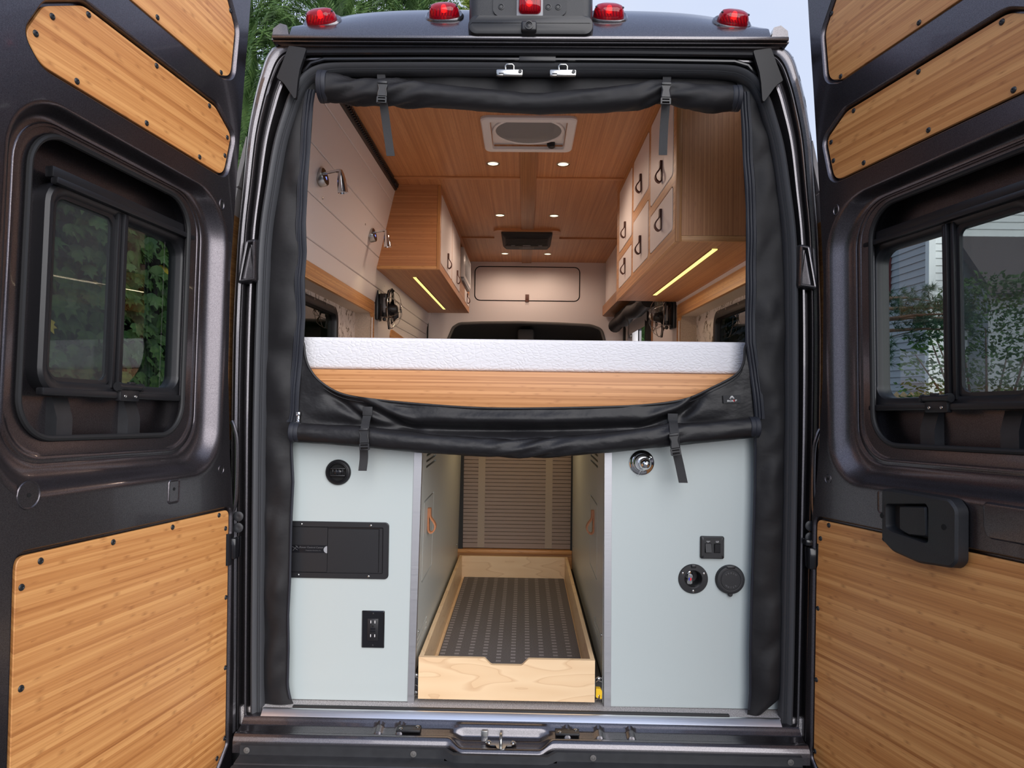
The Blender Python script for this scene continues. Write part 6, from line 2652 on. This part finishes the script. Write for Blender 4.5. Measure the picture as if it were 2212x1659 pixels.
# the leaves that show large through the pane are parts of their own
org = ORG[iv.name]
for k in range(260):
    y = random.uniform(2.9, 6.0)
    z = random.uniform(1.5, 3.5)
    o = bpy.data.objects.new('leaf', leaf_me['ivy_yellow' if random.random() < .03 else 'ivy'])
    col.objects.link(o)
    o.parent = iv
    m = leaf_matrix(y, z, random.uniform(.10, .17))
    m.translation -= org
    o.matrix_local = m
for k in range(7500):
    m = leaf_matrix(random.uniform(-6, 6.2), random.uniform(.1, 3.8), random.uniform(.10, .18), -3.68)
    i = len(v)
    v += [m @ p for p in base_pts]
    f += [tuple(i + q for q in t) for t in base_f]
from_lists('foliage', v, f, M['ivy'], iv, 'stuff')
# neighbouring house beyond the right door
hx, hy = 7.95, 12.0
h = thing('house', 'white clapboard house with side wall coloured grey for shade, seen through the right door window', 'house', (hx, hy, 0))
mb = MB()
mb.box(hx + .03, hx + 9, hy + .03, hy + 9, 0, 6.4)
mb.build('wall_core', M['siding_grey_shade'], h)
proto = {}


def board(name, z, key, mk):
    if key not in proto:
        o = mk()
        proto[key] = (o, z)
        return
    o = proto[key][0].copy()
    col.objects.link(o)
    o.location.z += z - proto[key][1]


bh = .145
for k in range(44):
    z = .12 + k * bh

    def front():
        mb = MB()
        mb.loft([[Vector((x, yy, zz)) for yy, zz in ((hy + .03, z), (hy - .012, z), (hy + .012, z + bh), (hy + .03, z + bh))] for x in (hx + .10, hx + 9)], True, True, True)
        return mb.build('siding_board', M['siding'], h)

    def flank():
        mb = MB()
        mb.loft([[Vector((xx, y, zz)) for xx, zz in ((hx + .03, z), (hx - .012, z), (hx + .012, z + bh), (hx + .03, z + bh))] for y in (hy + .10, hy + 9)], True, True, True)
        return mb.build('siding_board', M['siding_grey_shade'], h)  # shade of the side wall put into the colour as grey boards
    board('f', z, 'f', front)
    board('s', z, 's', flank)
mb = MB()
mb.box(hx - .02, hx + .11, hy - .02, hy + .11, 0, 6.4)
mb.build('corner_post', M['siding'], h)
# windows in the flank
for yc, zc in ((hy + 2.0, 4.4), (hy + 3.4, 2.1), (hy + 5.6, 4.4)):
    mb = MB()
    frw = Fr((hx - .02, yc, zc), (0, 1, 0), (0, 0, 1), (-1, 0, 0))
    mb.plate(frw, rrect(-.55, .55, -.75, .75, .01, 2), [rrect(-.45, .45, -.65, .65, .01, 2)], -.02, .05)
    w = mb.build('window_frame', M['maroon'] if zc > 3 else M['siding'], h)
    mb = MB()
    mb.plate(frw, rrect(-.45, .45, -.65, .65, .01, 2), [], -.01, .0)
    mb.build('window_pane', M['glass_dark'], w)
mb = MB()
mb.loft([[Vector((x, y, z)) for x, z in ((hx - .5, 6.35), (hx + 4.5, 8.6), (hx + 9.5, 6.35), (hx + 9.5, 6.55), (hx + 4.5, 8.8), (hx - .5, 6.55))] for y in (hy - .5, hy + 9.5)], True, True, True)
mb.build('roof', M['roofing'], h)
mb = MB()
mb.loft([[Vector((x, y, z)) for y, z in ((hy - .02, 4.75), (hy - 1.0, 3.65), (hy - 1.0, 3.5), (hy - .02, 4.5))] for x in (hx + .50, hx + 9)], True, True, True)
mb.build('porch_roof', M['roofing'], h)
mb = MB()
mb.box(hx + .75, hx + 9, hy - .62, hy - .02, 0, 3.75)
mb.build('porch_wall', M['siding_grey_shade'], h)

# board fence in front of the house
fe = thing('board_fence', 'weathered wooden board fence below the white house', 'fence', (6, 9.5, 0))
pr = None
for k in range(64):
    x = 3.2 + k * .115
    if pr is None:
        mb = MB()
        mb.plate(Fr((x, 9.5, 0), (1, 0, 0), (0, 0, 1), (0, -1, 0)), [(0, .05), (.108, .05), (.108, 1.60), (.054, 1.66), (0, 1.60)], [], 0, .02)
        pr = mb.build('board', M['fence'], fe)
    else:
        o = pr.copy()
        col.objects.link(o)
        o.location.x += k * .115
        o.location.z += random.uniform(-.01, .01)
for z in (.35, 1.25):
    mb = MB()
    mb.box(3.1, 10.6, 9.525, 9.56, z, z + .08)
    mb.build('rail', M['fence'], fe)

# pine bough tree and leafy bush
pt = thing('pine_tree', 'dark pine with drooping boughs in front of the white house', 'tree', (4.75, 7.6, 0))
mb = MB()
mb.tube([(4.75, 7.6, 0), (4.8, 7.6, 3), (4.75, 7.6, 6)], [.16, .11, .03], 8)
mb.build('trunk', M['bark'], pt)
v, f = [], []
mb = MB()
for zb, ang, L in ((2.45, -.1, 1.15), (2.75, .12, 1.25), (2.6, -.25, 1.0), (2.9, .3, .9), (2.35, 2.6, 1.2), (2.9, 3.4, 1.1), (2.6, -.9, 1.0), (3.9, 1.2, .9), (4.3, 4.2, .9), (2.1, 4.3, 1.1), (5.2, .5, .5)):
    d = Vector((cos(ang), sin(ang), .06))
    p0 = Vector((4.78, 7.6, zb))
    mb.tube([p0, p0 + d * L * .5, p0 + d * L + Vector((0, 0, -.05))], [.03, .018, .006], 6)
    for _ in range(58):
        t = random.uniform(.25, 1.05)
        c = p0 + d * L * t + rv(.14)
        for _k in range(26):
            dd = (d * .6 + rv(1)).normalized()
            i = len(v)
            s_ = dd.cross(rv(1)).normalized() * .0035
            v += [c - s_, c + s_, c + dd * random.uniform(.07, .13)]
            f += [(i, i + 1, i + 2)]
mb.build('bough', M['bark'], pt)
from_lists('needles', v, f, M['pine'], pt, 'stuff')

bu = thing('leafy_bush', 'leafy green bush standing before the house in the right door window', 'bush', (6.6, 8.2, 0))
mb = MB()
for k in range(9):
    a = k * .7
    mb.tube([(6.6, 8.2, 0), (6.6 + .4 * cos(a), 8.2 + .4 * sin(a), 1.4), (6.6 + .9 * cos(a), 8.2 + .8 * sin(a), 2.2 + .15 * (k % 4))], [.03, .02, .006], 6)
mb.build('stem', M['bark'], bu)
v, f = [], []
for _ in range(3600):
    a, r_ = random.uniform(0, 2 * pi), random.random() ** .6
    z = random.uniform(1.0, 3.3)
    w = 1.15 * (1 - ((z - 1.9) / 1.6) ** 2 * .8)
    c = Vector((6.65 + w * r_ * cos(a), 8.2 + w * r_ * sin(a), z))
    d = (Vector((cos(a), sin(a), .2)) + rv(.8)).normalized()
    leaf_quad(v, f, c, d, rv(1).normalized(), random.uniform(.06, .11), .022)
from_lists('foliage', v, f, M['bush'], bu, 'stuff')

# service cable crossing in front of the house
cb = thing('service_cable', 'thin black cable sloping across in front of the white house', 'cable', (6, 10, 3))
mb = MB()
a, b = aty(1912, 730, 10.2), aty(2070, 690, 10.2)
mb.tube([a - (b - a) * 1.5, a, a.lerp(b, .5) - Vector((0, 0, .01)), b, b + (b - a) * 3], .012, 6)
mb.build('wire', M['cable'], cb)
